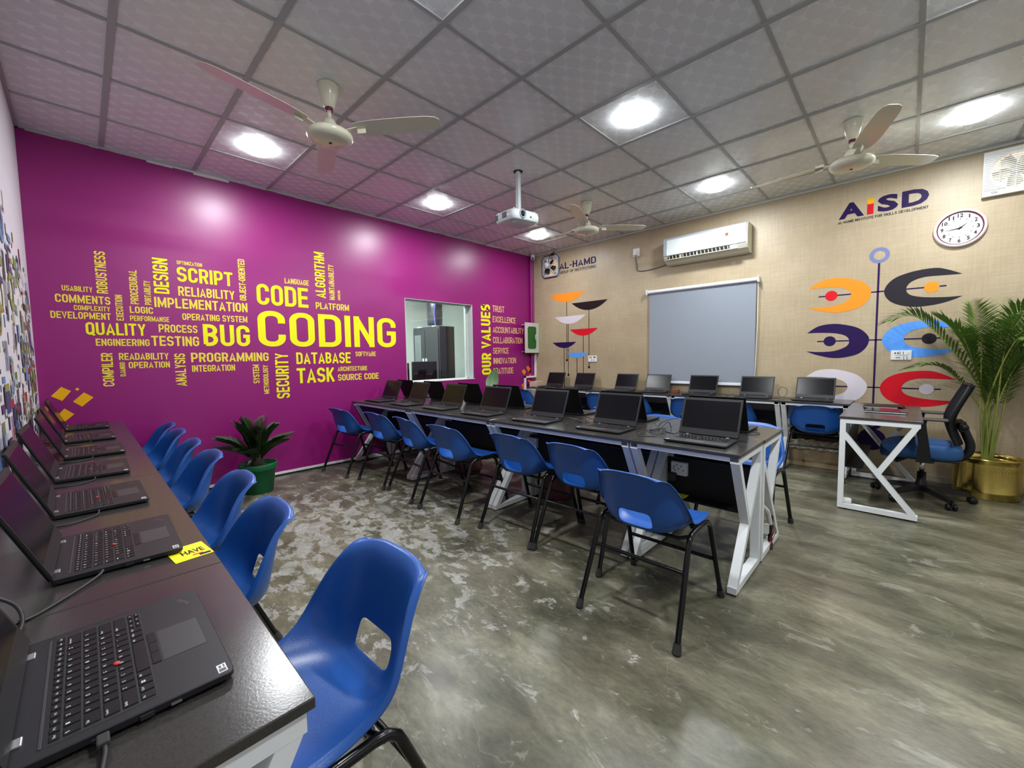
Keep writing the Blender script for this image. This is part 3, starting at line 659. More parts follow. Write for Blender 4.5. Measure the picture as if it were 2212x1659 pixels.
LAP_FRONT = [(.305, -3.22, .02), (.90, -3.235, -.03), (1.49, -3.215, -.02), (2.11, -3.225, .03), (2.72, -3.215, .02), (3.32, -3.21, 0), (3.94, -3.215, .0)]
LAP_BACK = [(.27, -2.43, 0), (.84, -2.42, .02), (1.49, -2.43, -.02), (2.02, -2.42, .02), (2.69, -2.43, 0), (3.24, -2.43, .02), (3.91, -2.43, 0)]
LAP_WALL = [(.64, -.44, 0), (1.20, -.44, .02), (1.90, -.44, -.02), (2.37, -.44, .02), (2.95, -.44, 0), (3.54, -.44, 0), (4.085, -.44, 0)]
FANS = [(2.05, -4.325, -80, 'nearest the camera, over the left aisle'), (4.415, -1.37, -70, 'at the right, beside the clock wall'), (2.075, -1.43, -68, 'farthest away, right of the projector')]
# ------------------------------------------------------------------ desks
D = .468
def make_desk(L, right_end=True):
    t = thing('desk', '', 'desk')
    MB().box(-L/2+.001, -D/2, TOP-.018, L/2-.001, D/2, TOP, 0, c=.002).build('desktop', 'desk', t)
    z = TOP-.018
    MB().box(-L/2+.012, -D/2+.012, z-.024, L/2-.012, -D/2+.037, z).build('rail', 'white', t)
    MB().box(-L/2+.012, D/2-.037, z-.024, L/2-.012, D/2-.012, z).build('rail', 'white', t)
    for s in (-1, 1):
        x = s*(L/2-.028); lb = MB(); zt = z-.001
        lb.box(x-.022, D/2-.044, 0.012, x+.022, D/2-.008, zt)                       # upright
        lb.box(x-.022, -D/2+.012, zt-.032, x+.022, D/2-.044, zt)                    # top bar
        lb.box(x-.022, -D/2+.006, .012, x+.022, D/2-.044, .046)                     # bottom bar
        p = Vector((x, D/2-.03, .60)); q = Vector((x, -D/2+.022, .030))
        lb.bar(p, q, .034, .0435, (1, 0, 0)); m = p.lerp(q, .50)
        lb.bar((x, -D/2+.03, zt-.02), m, .034, .0433, (1, 0, 0))
        lg = lb.build('leg_frame', 'white', t)
        f = MB()
        for yy in (-D/2+.06, D/2-.06): f.lathe([(.014, 0), (.014, .013)], 10, c=(x, yy, 0))
        f.build('levelling_foot', 'rubber', lg)
    MB().box(-L/2+.06, .185, .335, L/2-.06, .200, .565, 0, c=.002).build('modesty_panel', 'black', t)
    MB().box(-L/2+.06, .085, .325, L/2-.06, .2, .335).build('cable_tray', 'black', t)
    return t
protos = {}
def desk(L, cx, cy, rz, label, group):
    k = round(L, 3)
    if k not in protos: protos[k] = make_desk(L)
    o = placed(protos[k], (cx, cy, 0), rz, label); o['group'] = group; return o
GL, GF, GB, GR = 'desks along the left wall', 'front row of the middle desks', 'back row of the middle desks', 'desks under the window blind'
def ln(names): return names
xl = [(.004, 1.158), (1.158, 2.358), (2.358, 3.558), (3.558, 4.158)]
for i, (a, b) in enumerate(xl):
    desk(b-a, (a+b)/2, -5.299-D/2, PI, 'white framed charcoal desk at the left wall, '+['touching the purple wall', 'second from the purple wall', 'third from the purple wall', 'short one nearest the camera'][i], GL)
xm = [(.004, 1.201), (1.201, 2.401), (2.401, 3.601), (3.601, 4.201)]
w4 = ['touching the purple wall', 'second from the purple wall', 'third from the purple wall', 'short one at the open end']
for i, (a, b) in enumerate(xm):
    desk(b-a, (a+b)/2, -3.304+D/2, 0, 'charcoal desk in the front row of the middle block, '+w4[i], GF)
    desk(b-a, (a+b)/2+.004, -3.304+D*1.5+.003, PI, 'charcoal desk in the back row of the middle block, '+w4[i], GB)
xb = [(.26, 1.46), (1.46, 2.66), (2.66, 3.825), (3.825, 4.395)]
wb4 = ['nearest the purple wall', 'second from the purple wall', 'third from the purple wall', 'short one beside the teacher desk']
for i, (a, b) in enumerate(xb):
    desk(b-a, (a+b)/2, -.005-D/2, 0, 'charcoal desk against the beige wall, '+wb4[i], GR)
td = desk(1.195, 4.406+D/2, -.855, PI/2, 'charcoal teacher desk with white K shaped end frame beside the office chair', 'teacher desk')
del td['group']

# ------------------------------------------------------------------ chairs
def make_chair():
    t = thing('chair', '', 'chair')
    prof = [(.225, .412), (.224, .428), (.205, .441), (.15, .440), (.08, .430), (.01, .421), (-.06, .414), (-.112, .413), (-.146, .421), (-.170, .444), (-.184, .478), (-.193, .516), (-.202, .555), (-.213, .60), (-.224, .645), (-.234, .68), (-.245, .702), (-.258, .712), (-.270, .711)]
    hw = [.180, .192, .203, .208, .210, .211, .213, .218, .223, .225, .221, .214, .206, .196, .186, .177, .168, .155, .139]
    curl = [0, .006, .014, .024, .036, .054, .080, .108, .126, .126, .112, .095, .080, .066, .052, .040, .028, .014, .004]
    us = [0, .17, .345, .5, .66, .80, .90, .96, 1.0]; us = [-u for u in us[:0:-1]]+us
    def off(a): return (a/.9)**3.8 if a <= .9 else 1.0
    fx = {0: 0, .17: .175, .345: .36, .5: .525, .66: .70, .80: .855, .90: .945, .96: .985, 1.0: 1.02}
    vs = []; fs = []; n = len(us); K = len(prof)
    edge = [(.205, .420), (.203, .436), (.188, .452), (.140, .458), (.085, .459), (.030, .463), (-.018, .473), (-.052, .488), (-.077, .507), (-.096, .530), (-.111, .555), (-.126, .582), (-.142, .610), (-.159, .637), (-.177, .661), (-.198, .679), (-.220, .688), (-.243, .692), (-.256, .690)]
    for i, (y, z) in enumerate(prof):
        ey, ez = edge[i]
        for u in us:
            au = abs(u); o = off(au); dy, dz = ey-y, ez-z; l = max(math.hypot(dy, dz), 1e-4)
            rim = (max(0, au-.9)/.1)*min(.015, l*.4)
            vs.append((math.copysign(fx[au], u)*hw[i], y+dy*o-dy/l*rim, z+dz*o-dz/l*rim))
    hole_u = {j for j in range(n-1) if abs((us[j]+us[j+1])/2) < .345}
    for i in range(K-1):
        for j in range(n-1):
            if i in (9, 10) and j in hole_u: continue
            fs.append((i*n+j, i*n+j+1, (i+1)*n+j+1, (i+1)*n+j))
    me = bpy.data.meshes.new('s'); me.from_pydata(vs, [], fs); me.update()
    # widen the hole a little towards the top row
    ob = bpy.data.objects.new('s', me); COL.objects.link(ob)
    m1 = ob.modifiers.new('a', 'SOLIDIFY'); m1.thickness = .0055; m1.offset = 0; m1.use_even_offset = True
    m2 = ob.modifiers.new('b', 'SUBSURF'); m2.levels = 2; m2.render_levels = 2
    dg = bpy.context.evaluated_depsgraph_get(); me2 = bpy.data.meshes.new_from_object(ob.evaluated_get(dg)); me2.name = 'chair_shell'
    bpy.data.objects.remove(ob)
    for p in me2.polygons: p.use_smooth = True
    me2.materials.append(M['blue']); o = bpy.data.objects.new('seat_shell', me2); COL.objects.link(o); o.parent = t
    for s in (-1, 1):
        rear = [(s*.238, -.272, .03), (s*.222, -.125, .385), (s*.2205, -.112, .412), (s*.2195, -.088, .430), (s*.219, -.055, .436), (s*.219, .02, .438)]
        front = [(s*.238, .268, .03), (s*.222, .158, .385), (s*.2205, .145, .412), (s*.2195, .118, .430), (s*.219, .085, .436), (s*.219, .02, .438)]
        for path in (rear, front):
            lg = MB().tube(path, .0125, 10).build('leg', 'blackmetal', t)
            p = Vector(path[0]); q = (p-Vector(path[1])).normalized()
            MB().tube([p-q*.01, p+q*.0295], [.0165, .0185], 10).build('rubber_foot', 'rubber', lg)
    f = lambda z, y0, y1: y0+(y1-y0)*(z-.03)/.355
    MB().tube([(-.229, .212, .215), (.229, .212, .215)], .0095, 8).build('crossbar', 'blackmetal', t)
    MB().tube([(-.225, -.165, .290), (.225, -.165, .290)], .0095, 8).build('crossbar', 'blackmetal', t)
    MB().tube([(-.219, .1, .425), (-.16, .1, .405), (.16, .1, .405), (.219, .1, .425)], .009, 8).tube([(-.219, -.08, .425), (-.16, -.08, .400), (.16, -.08, .400), (.219, -.08, .425)], .009, 8).build('seat_bracket', 'blackmetal', t)
    return t
chair0 = make_chair()
def chair(x, y, rz, label, group):
    o = placed(chair0, (x, y, 0), rz, label); o['group'] = group
pw = ['nearest the purple wall', 'second from the purple wall', 'third from the purple wall', 'fourth from the purple wall', 'fifth from the purple wall', 'sixth from the purple wall', 'last before the open end']
# left row, facing the left wall
for k, (x, y, r) in enumerate(CH_LEFT):
    chair(x, y, PI+r, 'blue chair at the left wall desks, '+['farthest from the camera by the purple wall', 'sixth from the camera', 'fifth from the camera', 'fourth from the camera', 'third from the camera', 'second from the camera', 'nearest the camera'][k], 'blue chairs at the left wall desks')
for k, (x, y, r) in enumerate(CH_FRONT):
    chair(x, y, r, 'blue chair in front of the middle desks, '+pw[k], 'blue chairs in front of the middle desks')
for k, (x, y, r) in enumerate(CH_BACK):
    chair(x, y, PI+r, 'blue chair behind the middle desks, '+pw[k], 'blue chairs behind the middle desks')
for k, (x, y, r) in enumerate(CH_WALL):
    chair(x, y, r, 'blue chair at the beige wall desks, '+pw[k], 'blue chairs at the beige wall desks')

# ------------------------------------------------------------------ laptops
P_ = .01905
ROWS = [(.0755, .0105, [('Esc', 1)]+[('F%d' % i, 1) for i in range(1, 13)]+[('Home', 1), ('End', 1), ('Ins', 1), ('Del', 1)], 15/17),
        (.0595, .0165, [(c, 1) for c in '`1234567890-=']+[('Backspace', 2)], 1),
        (.0405, .0165, [('Tab', 1.5)]+[(c, 1) for c in 'QWERTYUIOP[]']+[('\\', 1.5)], 1),
        (.0215, .0165, [('CapsLk', 1.75)]+[(c, 1) for c in "ASDFGHJKL;'"]+[('Enter', 2.25)], 1),
        (.0025, .0165, [('Shift', 2.25)]+[(c, 1) for c in 'ZXCVBNM,./']+[('Shift', 2.75)], 1),
        (-.0165, .0165, [('Fn', 1), ('Ctrl', 1), ('#', 1), ('Alt', 1), ('', 5), ('Alt', 1), ('PrtSc', 1), ('Ctrl', 1)], 1)]
def keys():
    for (yc, h, ks, sc) in ROWS:
        x = -7.5*P_
        for (s, w) in ks:
            ww = w*sc*P_; yield (s, x+ww/2, yc, ww-.0028, h); x += ww
    for dx, dy, s in ((.5, 1, '<'), (1.5, 1, '^'), (2.5, 1, '>'), (.5, 0, '<'), (1.5, 0, 'v'), (2.5, 0, '>')):
        yield (s, -7.5*P_+(12+dx)*P_, -.0208+dy*.0088, P_-.0028, .0072)
DZ = .0165
def key_mesh(mb, s, x, y, w, h, full):
    x0, x1, y0, y1 = x-w/2, x+w/2, y-h/2, y+h/2; z0, z1 = DZ, DZ+.0022; c = .0009
    vs = [(x0, y0, z0), (x1, y0, z0), (x1, y1, z0), (x0, y1, z0), (x0+c, y0+c, z1), (x1-c, y0+c, z1), (x1-c, y1-c, z1), (x0+c, y1-c, z1)]
    mb.add(vs, [(4, 5, 6, 7), (0, 1, 5, 4), (1, 2, 6, 5), (2, 3, 7, 6), (3, 0, 4, 7)], 0)
    if not s: return
    if full:
        hh = .0030 if len(s) > 1 else .0042; lw = min(.0018*len(s)+.0008 if len(s) > 1 else .0030, w*.75)
        if h < .012: hh = .0026
        if s in '-,.': hh = .001; lw = .002
        if s == '#':
            for a in (0, .0026):
                for b in (0, .0026): mb.add([(x0+.004+a, y1-.008+b, z1+.0001), (x0+.0062+a, y1-.008+b, z1+.0001), (x0+.0062+a, y1-.0058+b, z1+.0001), (x0+.004+a, y1-.0058+b, z1+.0001)], [(0, 1, 2, 3)], 1)
            return
        ax = x0+.0028; ay = y1-.0022-hh
        if h < .012: ax = x-lw/2; ay = y-hh/2
        add_text(mb, s, lambda u, v: (ax+lw*u, ay+hh*v, z1+.0001), bold=.01, mi=1)
    else:
        mb.add([(x0+.003, y1-.0055, z1+.0001), (x0+.0052, y1-.0055, z1+.0001), (x0+.0052, y1-.0030, z1+.0001), (x0+.003, y1-.0030, z1+.0001)], [(0, 1, 2, 3)], 1)
def make_laptop(full, ang=112, label_sticker=True, backtag=False):
    t = thing('laptop', '', 'laptop')
    W, Dp = .3365, .2325; hw = W/2; yb = Dp/2
    b = MB()
    # tapering wedge base: lower front edge
    vs = []
    def rr(inset, z, zf):
        pts = []
        for (cx, cy, a0) in ((hw-.012, -yb+.012, -90), (hw-.012, yb-.006, 0), (-hw+.012, yb-.006, 90), (-hw+.012, -yb+.012, 180)):
            r = (.012 if cy < 0 else .006)-inset
            for k in range(4):
                a = math.radians(a0+30*k); x = cx+r*math.cos(a)*(1 if True else 1); y = cy+r*math.sin(a)
                pts.append((x, y, z+(zf-z)*max(0, min(1, (-y+.0)/yb*.5+.5))))
        return pts
    rings = [rr(.006, .0015, .0030), rr(.0, .0055, .0075), rr(0, .0150, .0150), rr(.0012, .0163, .0163)]
    n = 16
    for r_ in rings: vs += r_
    fs = [(i*n+j, i*n+(j+1) % n, (i+1)*n+(j+1) % n, (i+1)*n+j) for i in range(3) for j in range(n)]
    fs += [tuple(range(n))[::-1], tuple(3*n+j for j in range(n))]
    b.add(vs, fs); base = b.build('base', 'laptop', t)
    kw = MB().box(-.1475, -.0262, .0163, .1475, .0820, .0166).build('keyboard_well', 'keywell', base)
    if full:
        kb = MB().box(-.1455, -.0255, .0165, .1455, .0815, .0168).build('keyboard', 'keywell', t)
        for k in keys():
            m = MB(); key_mesh(m, *k, True); m.build('key', ['key', 'legend'], kb, fixn=False)
    else:
        m = MB()
        for k in keys(): key_mesh(m, *k, False)
        m.build('keyboard', ['key', 'legend'], t, fixn=False)
    MB().lathe([(.0042, DZ), (.0046, DZ+.003), (.003, DZ+.0042), (0, DZ+.0044)], 12, c=(-.0155, .0120, 0)).build('pointing_stick', 'red', t)
    MB().box(-.145, .0862, .0163, .145, .0895, .0172, c=.0004).build('speaker_strip', 'pad', t)
    for x0, x1 in ((-.058, -.024), (-.023, .009), (.010, .044)):
        MB().box(x0, -.0395, .0163, x1, -.0285, .0175, c=.0005).build('mouse_button', 'key', t)
    MB().box(-.0595, -.1005, .0163, .0455, -.0405, .0165).build('touchpad_border', 'keywell', t)
    MB().box(-.057, -.0985, .0163, .043, -.0425, .01665).build('touchpad', 'pad', t)
    if label_sticker:
        s = MB().box(-.160, -.1085, .0163, -.138, -.0965, .01655)
        s.box(-.158, -.107, .01655, -.150, -.098, .0166, 1).box(-.148, -.1065, .01655, -.140, -.1045, .0166, 1).box(-.148, -.102, .01655, -.141, -.099, .0166, 1)
        s.build('sticker', ['sticker', 'greycable'], t, label='small silver sticker')
    lg = MB(); ca, sa = math.cos(math.radians(27)), math.sin(math.radians(27))
    add_text(lg, 'ThinkPad', lambda u, v: (.125+(u-.5)*.032*ca-(v-.5)*.007*sa, -.091+(u-.5)*.032*sa+(v-.5)*.007*ca, .01645), bold=.01)
    lg.build('wordmark', 'logo', t, label='small dim lettering on the palm rest', fixn=False)
    for (ya, yc, za, zc) in (((.03, .042, .006, .011), (-.02, -.005, .006, .012), (-.05, -.038, .007, .010)) if full else ()):
        MB().box(-hw-.0005, ya, za, -hw+.002, yc, zc).build('port', 'hinge' if ya < -.03 else 'keywell', t)
    for x in (-.112, .112): MB().box(x-.009, yb-.013, .0150, x+.009, yb+.003, .0195, c=.0015).build('hinge', 'hinge', t)
    # lid
    a = math.radians(ang); Lh = .2300
    lid = MB(); lid.xf = Matrix.Translation((0, yb-.004, .0205)) @ Matrix.Rotation(a, 4, 'X')
    # in the lid frame: y runs from the hinge to the free edge when closed (towards the user is -y, so open rotates -y up)
    lid.xf = Matrix.Translation((0, yb-.005, .0190)) @ Matrix.Rotation(-(a), 4, 'X')
    lid.bbox(-hw, -Lh, .0005, hw, 0, .0085, .003)
    lo = lid.build('lid', 'lid', t)
    bz = MB(); bz.xf = lid.xf; bz.box(-hw+.003, -Lh+.003, -.0008, hw-.003, -.004, .0006); bz.build('bezel', 'laptop', lo)
    sc = MB(); sc.xf = lid.xf; sc.box(-.1555, -Lh+.016, -.0012, .1555, -Lh+.016+.1755, .0); sc.build('screen', 'screen', lo)
    cm = MB(); cm.xf = lid.xf; cm.box(-.0022, -Lh+.0062, -.0013, .0022, -Lh+.0106, .0); cm.build('webcam', 'key', lo)
    if backtag:
        bt = MB(); bt.xf = lid.xf; bt.box(.105, -Lh+.012, .0084, .128, -Lh+.058, .0089); bt.box(.109, -Lh+.02, .0089, .124, -Lh+.024, .0091, 1).box(.109, -Lh+.034, .0089, .124, -Lh+.044, .0091, 1)
        bt.build('asset_tag', ['sticker', 'greycable'], lo, label='white paper tag')
    return t
LP = make_laptop(True); LS = make_laptop(False); LT = make_laptop(False, backtag=True); LN = make_laptop(False, label_sticker=False)
def laptop(proto, x, yfront, rz, label, group):
    dy = .2325/2; s = 1 if abs(rz) < 1.5 else -1
    o = placed(proto, (x, yfront+s*dy, TOP), rz, label); o['group'] = group; return o
lw = ['farthest from the camera by the purple wall', 'sixth from the camera', 'fifth from the camera', 'fourth from the camera', 'third from the camera', 'second from the camera, beside the yellow tag', 'nearest the camera with its keys in full view']
for k, (x, y, r) in enumerate(LAP_LEFT):
    laptop(LP if k > 4 else LS, x, y, PI+r, 'open laptop on the left wall desks, '+lw[k], 'laptops along the left wall')
for k, (x, y, r) in enumerate(LAP_FRONT):
    laptop(LS, x, y, r, 'open laptop facing us on the middle desks, '+pw[k], 'laptops on the front row of the middle desks')
for k, (x, y, r) in enumerate(LAP_BACK):
    laptop(LT if k in (1, 3) else LN, x, y, PI+r, ('laptop with a white tag on its black lid, middle desks, ' if k in (1, 3) else 'laptop with its black lid turned to us, ')+pw[k], 'laptops on the back row of the middle desks')
for k, (x, y, r) in enumerate(LAP_WALL):
    laptop(LN, x, y, r, 'open laptop on the beige wall desks, '+pw[k], 'laptops along the beige wall')
# ------------------------------------------------------------------ ceiling things
LX = [.8715, 3.2715, 5.0715]; LY = [-.856, -2.62, -4.41]
lnames = {(0, 0): 'in the corner above the extractor fan', (0, 1): 'near the purple wall, behind the projector', (0, 2): 'near the purple wall, behind the nearest fan', (1, 0): 'above the air conditioner', (1, 1): 'in the middle of the room', (1, 2): 'above the nearer chairs', (2, 0): 'above the clock wall, beside the right fan', (2, 1): 'over the open floor', (2, 2): 'above the camera'}
l0 = None
def make_light():
    t = thing('ceiling_light', '', 'ceiling light')
    MB().lathe([(.121, 0), (.122, -.002), (.120, -.003), (.117, -.003)], 32).build('frame', 'whiteplastic', t)
    MB().lathe([(.118, -.004), (.117, -.022), (.100, -.036), (.06, -.044), (0, -.047)], 32).build('diffuser', 'led', t)
    return t
l0 = make_light()
for i, x in enumerate(LX):
    for j, y in enumerate(LY):
        o = placed(l0, (x, y, H), 0, 'round LED ceiling light '+lnames[(i, j)]); o['group'] = 'round LED ceiling lights'
        ld = bpy.data.lights.new('lamp', 'AREA'); ld.shape = 'DISK'; ld.size = .19; ld.energy = 19; ld.color = (.94, .975, 1); ld.spread = PI
        lo = bpy.data.objects.new('lamp_glow', ld); COL.objects.link(lo); lo.location = (0, 0, -.050); lo.parent = o
ld = bpy.data.lights.new('office_lamp', 'AREA'); ld.size = 1.2; ld.energy = 260; ld.color = (.88, 1, .95)
lo = bpy.data.objects.new('office_lamp', ld); COL.objects.link(lo); lo.location = (-1.6, -1.9, 2.88); lo['kind'] = 'structure'
ofl = MB().box(-.6, -.6, 0, .6, .6, .02); fo = ofl.build('office_light_panel', 'whiteplastic', loc=(-1.6, -1.9, 2.885)); tag(fo, 'flat ceiling light panel in the office', 'ceiling light')
lo.location = (-1.6, -1.9, 2.87)

def make_fan():
    t = thing('ceiling_fan', '', 'ceiling fan')
    MB().lathe([(.062, 0), (.066, -.01), (.060, -.05), (.046, -.10), (.030, -.135), (.024, -.14)], 24).build('canopy', 'cream', t)
    MB().lathe([(.0235, -.138), (.0235, -.158)], 16).build('collar', 'maroon', t)
    MB().lathe([(.0135, -.15), (.0135, -.21)], 14).build('downrod', 'cream', t)
    mt = MB().lathe([(.018, -.205), (.030, -.212), (.046, -.240), (.058, -.275), (.085, -.283), (.125, -.292), (.138, -.305), (.140, -.322), (.128, -.338), (.095, -.349), (.045, -.354), (0, -.356)], 32).build('motor_housing', 'cream', t)
    MB().lathe([(.010, -.354), (.010, -.358), (0, -.358)], 10).build('grease_hole', 'dark', mt)
    b = MB(); add_text(b, 'GFC', lambda u, v: (.047*math.sin(u*.9-.45)*1.12, -.047*math.cos(u*.9-.45)*1.14-.004*(1-v), -.262+v*.02), bold=.02)
    b.xf = None
    for k in range(3):
        a = 2*PI*k/3; R = Matrix.Rotation(a, 4, 'Z')
        bl = MB(); bl.xf = R
        # blade outline along +x with pitch
        xs = [.165, .20, .26, .34, .45, .56, .65, .695, .715]; wl = [.045, .058, .068, .071, .070, .067, .062, .050, .026]; wr = [.045, .052, .058, .060, .060, .058, .052, .040, .020]
        vs = []; pit = math.radians(11)
        for x, l, r in zip(xs, wl, wr):
            for s_, w in ((1, l), (-1, -r)):
                for dz in (.0012, -.0012): vs.append((x, w*math.cos(pit), -.276-w*math.sin(pit)+dz+.03*(x-.165)))
        n = len(xs); fs = []
        for i in range(n-1):
            o = i*4; p = o+4
            fs += [(o, o+2, p+2, p), (o+1, p+1, p+3, o+3), (o, p, p+1, o+1), (o+2, o+3, p+3, p+2)]
        fs += [(0, 1, 3, 2), (4*n-4, 4*n-2, 4*n-1, 4*n-3)]
        bl.add(vs, fs); bo = bl.build('blade', 'cream', t)
        ar = MB(); ar.xf = R; ar.bar((.10, 0, -.292), (.185, 0, -.2775), .045, .005, (0, 0, 1)); ar.bar((.18, 0, -.2765), (.235, 0, -.2755), .055, .004, (0, 1, .19)); ar.build('blade_bracket', 'cream', bo)
    return t
fan0 = make_fan()
for (x, y, a, lab) in FANS:
    o = placed(fan0, (x, y, H), math.radians(a), 'cream three bladed ceiling fan '+lab); o['group'] = 'cream ceiling fans'

# projector
t = thing('projector', 'white projector hanging on a pole from the ceiling', 'projector', (2.06, -2.56, H))
MB().lathe([(.045, 0), (.045, -.004)], 20).build('ceiling_hole_cover', 'dark', t)
MB().box(-.018, -.018, -.36, .018, .018, -.002, c=.004).box(.006, -.024, -.36, .022, -.010, -.002, c=.002).build('pole', 'projector', t)
MB().box(-.03, -.022, -.405, .03, .022, -.345, c=.006).lathe([(.02, -.012), (.02, .012)], 12, c=(.0, -.03, -.375), axis='y').build('pivot', 'projector', t)
pb = MB(); n = 40; R = Matrix.Rotation(math.radians(-4), 4, 'Z') @ Matrix.Rotation(math.radians(3), 4, 'X')
def se(cx, cy, a, b, p, z, k=n):
    return [(cx+a*math.copysign(abs(math.cos(2*PI*i/k))**p, math.cos(2*PI*i/k)), cy+b*math.copysign(abs(math.sin(2*PI*i/k))**p, math.sin(2*PI*i/k)), z) for i in range(k)]
pb.xf = Matrix.Translation((.02, -.04, -.45)) @ R
rings = [se(0, 0, .125, .16, .42, -.046), se(0, 0, .136, .175, .36, -.038), se(0, 0, .139, .179, .33, 0), se(0, 0, .136, .175, .36, .036), se(0, 0, .122, .158, .42, .046)]
vs = sum(rings, []); fs = [(i*n+j, i*n+(j+1) % n, (i+1)*n+(j+1) % n, (i+1)*n+j) for i in range(4) for j in range(n)]+[tuple(range(n))[::-1], tuple(4*n+j for j in range(n))]
pb.add(vs, fs, 0, True); body = pb.build('body', 'projector', t)
q = MB(); q.xf = pb.xf; q.lathe([(.040, 0), (.040, .010), (.034, .014), (.034, .004), (0, .004)], 24, c=(.135, -.06, .004), axis='x'); q.build('lens_ring', 'silverplastic', t)
q = MB(); q.xf = pb.xf; q.lathe([(.026, .0), (.022, .006), (0, .010)], 20, c=(.138, -.06, .004), axis='x'); q.build('lens', 'screen', t)
for (x0, x1, z0, z1) in ((-.118, -.075, -.022, .022), (-.01, .045, -.020, .026)):
    q = MB(); q.xf = pb.xf; q.box(x0, -.1815, z0, x1, -.174, z1)
    for i in range(5): q.box(x0, -.183, z0+.004+i*.0085, x1, -.181, z0+.007+i*.0085, 1)
    q.build('vent_grille', ['dark', 'silverplastic'], t)
q = MB(); q.xf = pb.xf; q.box(.134, .03, -.018, .1405, .05, -.006, c=.002); q.build('sensor_window', 'dark', t)
q = MB(); q.xf = pb.xf; q.lathe([(.02, -.046), (.018, -.056), (0, -.058)], 14, c=(.05, -.09, 0)).lathe([(.008, .045), (.008, .055)], 8, c=(-.1, -.14, 0)).lathe([(.008, .045), (.008, .055)], 8, c=(.1, .13, 0)).lathe([(.008, .045), (.008, .055)], 8, c=(.1, -.13, 0)); q.build('foot', 'projector', t)

# security camera in the corner
t = thing('security_camera', 'small white dome security camera in the far ceiling corner', 'camera', (.09, -.075, H-.012))
MB().lathe([(.040, 0), (.042, -.012), (.036, -.03)], 20).build('base', 'whiteplastic', t)
MB().lathe([(.037, -.025), (.038, -.05), (.030, -.075), (.014, -.088), (0, -.09)], 20).build('dome', 'whiteplastic', t)
q = MB(); q.lathe([(.016, 0), (.013, .006), (0, .008)], 16, c=(0, 0, 0)); q.xf = None
q2 = MB(); q2.xf = Matrix.Translation((.020, -.024, -.066)) @ Vector((.6, -.75, -.35)).to_track_quat('Z', 'Y').to_matrix().to_4x4(); q2.lathe([(.017, 0), (.014, .007), (0, .009)], 16); q2.build('lens', 'dark', t)

# ------------------------------------------------------------------ beige wall things
# air conditioner
ax0, ax1 = 2.44, 3.415
t = thing('air_conditioner', 'white split air conditioner above the window blind', 'air conditioner', ((ax0+ax1)/2, 0, 2.40))
hw = (ax1-ax0)/2
sec = [(-.004, .33), (-.16, .33), (-.185, .315), (-.195, .28), (-.195, .085), (-.165, .045), (-.10, .005), (-.004, .0)]
def yz(poly, x0, x1, mb, mi=0): return mb.prism(poly, x0, x1, mi, fn=lambda a, b, c: (c, a, b))
yz(sec, -hw, hw, MB()).build('body', 'acbeige', t)
yz([(-.19, .325), (-.206, .312), (-.206, .10), (-.196, .092), (-.19, .092)], -hw+.001, hw-.012, MB()).build('front_panel', 'silverplastic', t)
fp = MB().box(-hw+.045, -.2095, .098, hw-.085, -.204, .292, c=.003).build('front_cover', 'acwhite', t)
q = MB().box(hw-.255, -.2105, .185, hw-.165, -.209, .262, c=.0006).build('display_window', 'whiteplastic', fp)
MB().box(hw-.232, -.2115, .205, hw-.198, -.2100, .240).build('display', 'wood', q)
q = MB(); q.box(-hw+.06, -.1995, .050, hw-.19, -.150, .091)
q.build('air_outlet', 'dark', t)
for i in range(17):
    q = MB(); x = -hw+.075+i*(2*hw-.28)/16; q.bar((x, -.2015, .089), (x+.006, -.1990, .052), .007, .012, (0, 1, 0)); q.build('louvre_vane', 'acbeige', t)
q = MB().box(-hw+.05, -.207, .044, hw-.10, -.188, .051).box(-hw+.22, -.206, .046, -hw+.232, -.19, .088).box(hw-.56, -.206, .046, hw-.548, -.19, .088).build('outlet_flap', 'cream', t)
MB().box(hw-.175, -.2, .05, hw-.11, -.17, .092, c=.004).build('hinge_cover', 'acwhite', t)
pth = spline([(1.965, -.03, 2.62), (1.955, -.012, 2.56), (1.968, -.008, 2.50), (1.975, -.010, 2.43), (2.02, -.008, 2.405), (2.14, -.008, 2.40), (2.28, -.008, 2.412), (2.38, -.010, 2.43), (2.445, -.03, 2.45)])
tag(MB().tube(pth, .006, 6).build('power_cable', 'greycable'), 'thin dark cable drooping from wall socket to the air conditioner', 'cable')
def plate(name, lab, cat, x, z, w, h, holes, group=None):
    t = thing(name, lab, cat, (x, 0, z), 0, group)
    MB().box(-w/2, -.012, -h/2, w/2, 0, h/2, c=.003).build('plate', 'whiteplastic', t)
    for (hx, hz, ww, hh, nm) in holes:
        MB().box(hx-ww/2, -.0155 if nm == 'switch' else -.0128, hz-hh/2, hx+ww/2, -.0115, hz+hh/2).build(nm, 'blindrail' if nm == 'switch' else 'dark', t)
    return t
t = plate('wall_socket', 'white wall socket with plug left of the air conditioner', 'socket', 1.96, 2.672, .10, .115, [])
MB().box(-.025, -.055, -.045, .025, -.012, .01, c=.005).build('plug', 'whiteplastic', t)
plate('switch_board', 'small white switch board beside the painted strings', 'switch board', 1.236, 1.18, .155, .095, [(-.045, .02, .012, .028, 'socket_hole'), (-.02, .02, .012, .028, 'socket_hole'), (.03, .022, .02, .025, 'socket_hole'), (.052, .022, .015, .02, 'socket_hole'), (-.01, -.02, .03, .008, 'socket_hole'), (.035, -.022, .012, .012, 'socket_hole')])
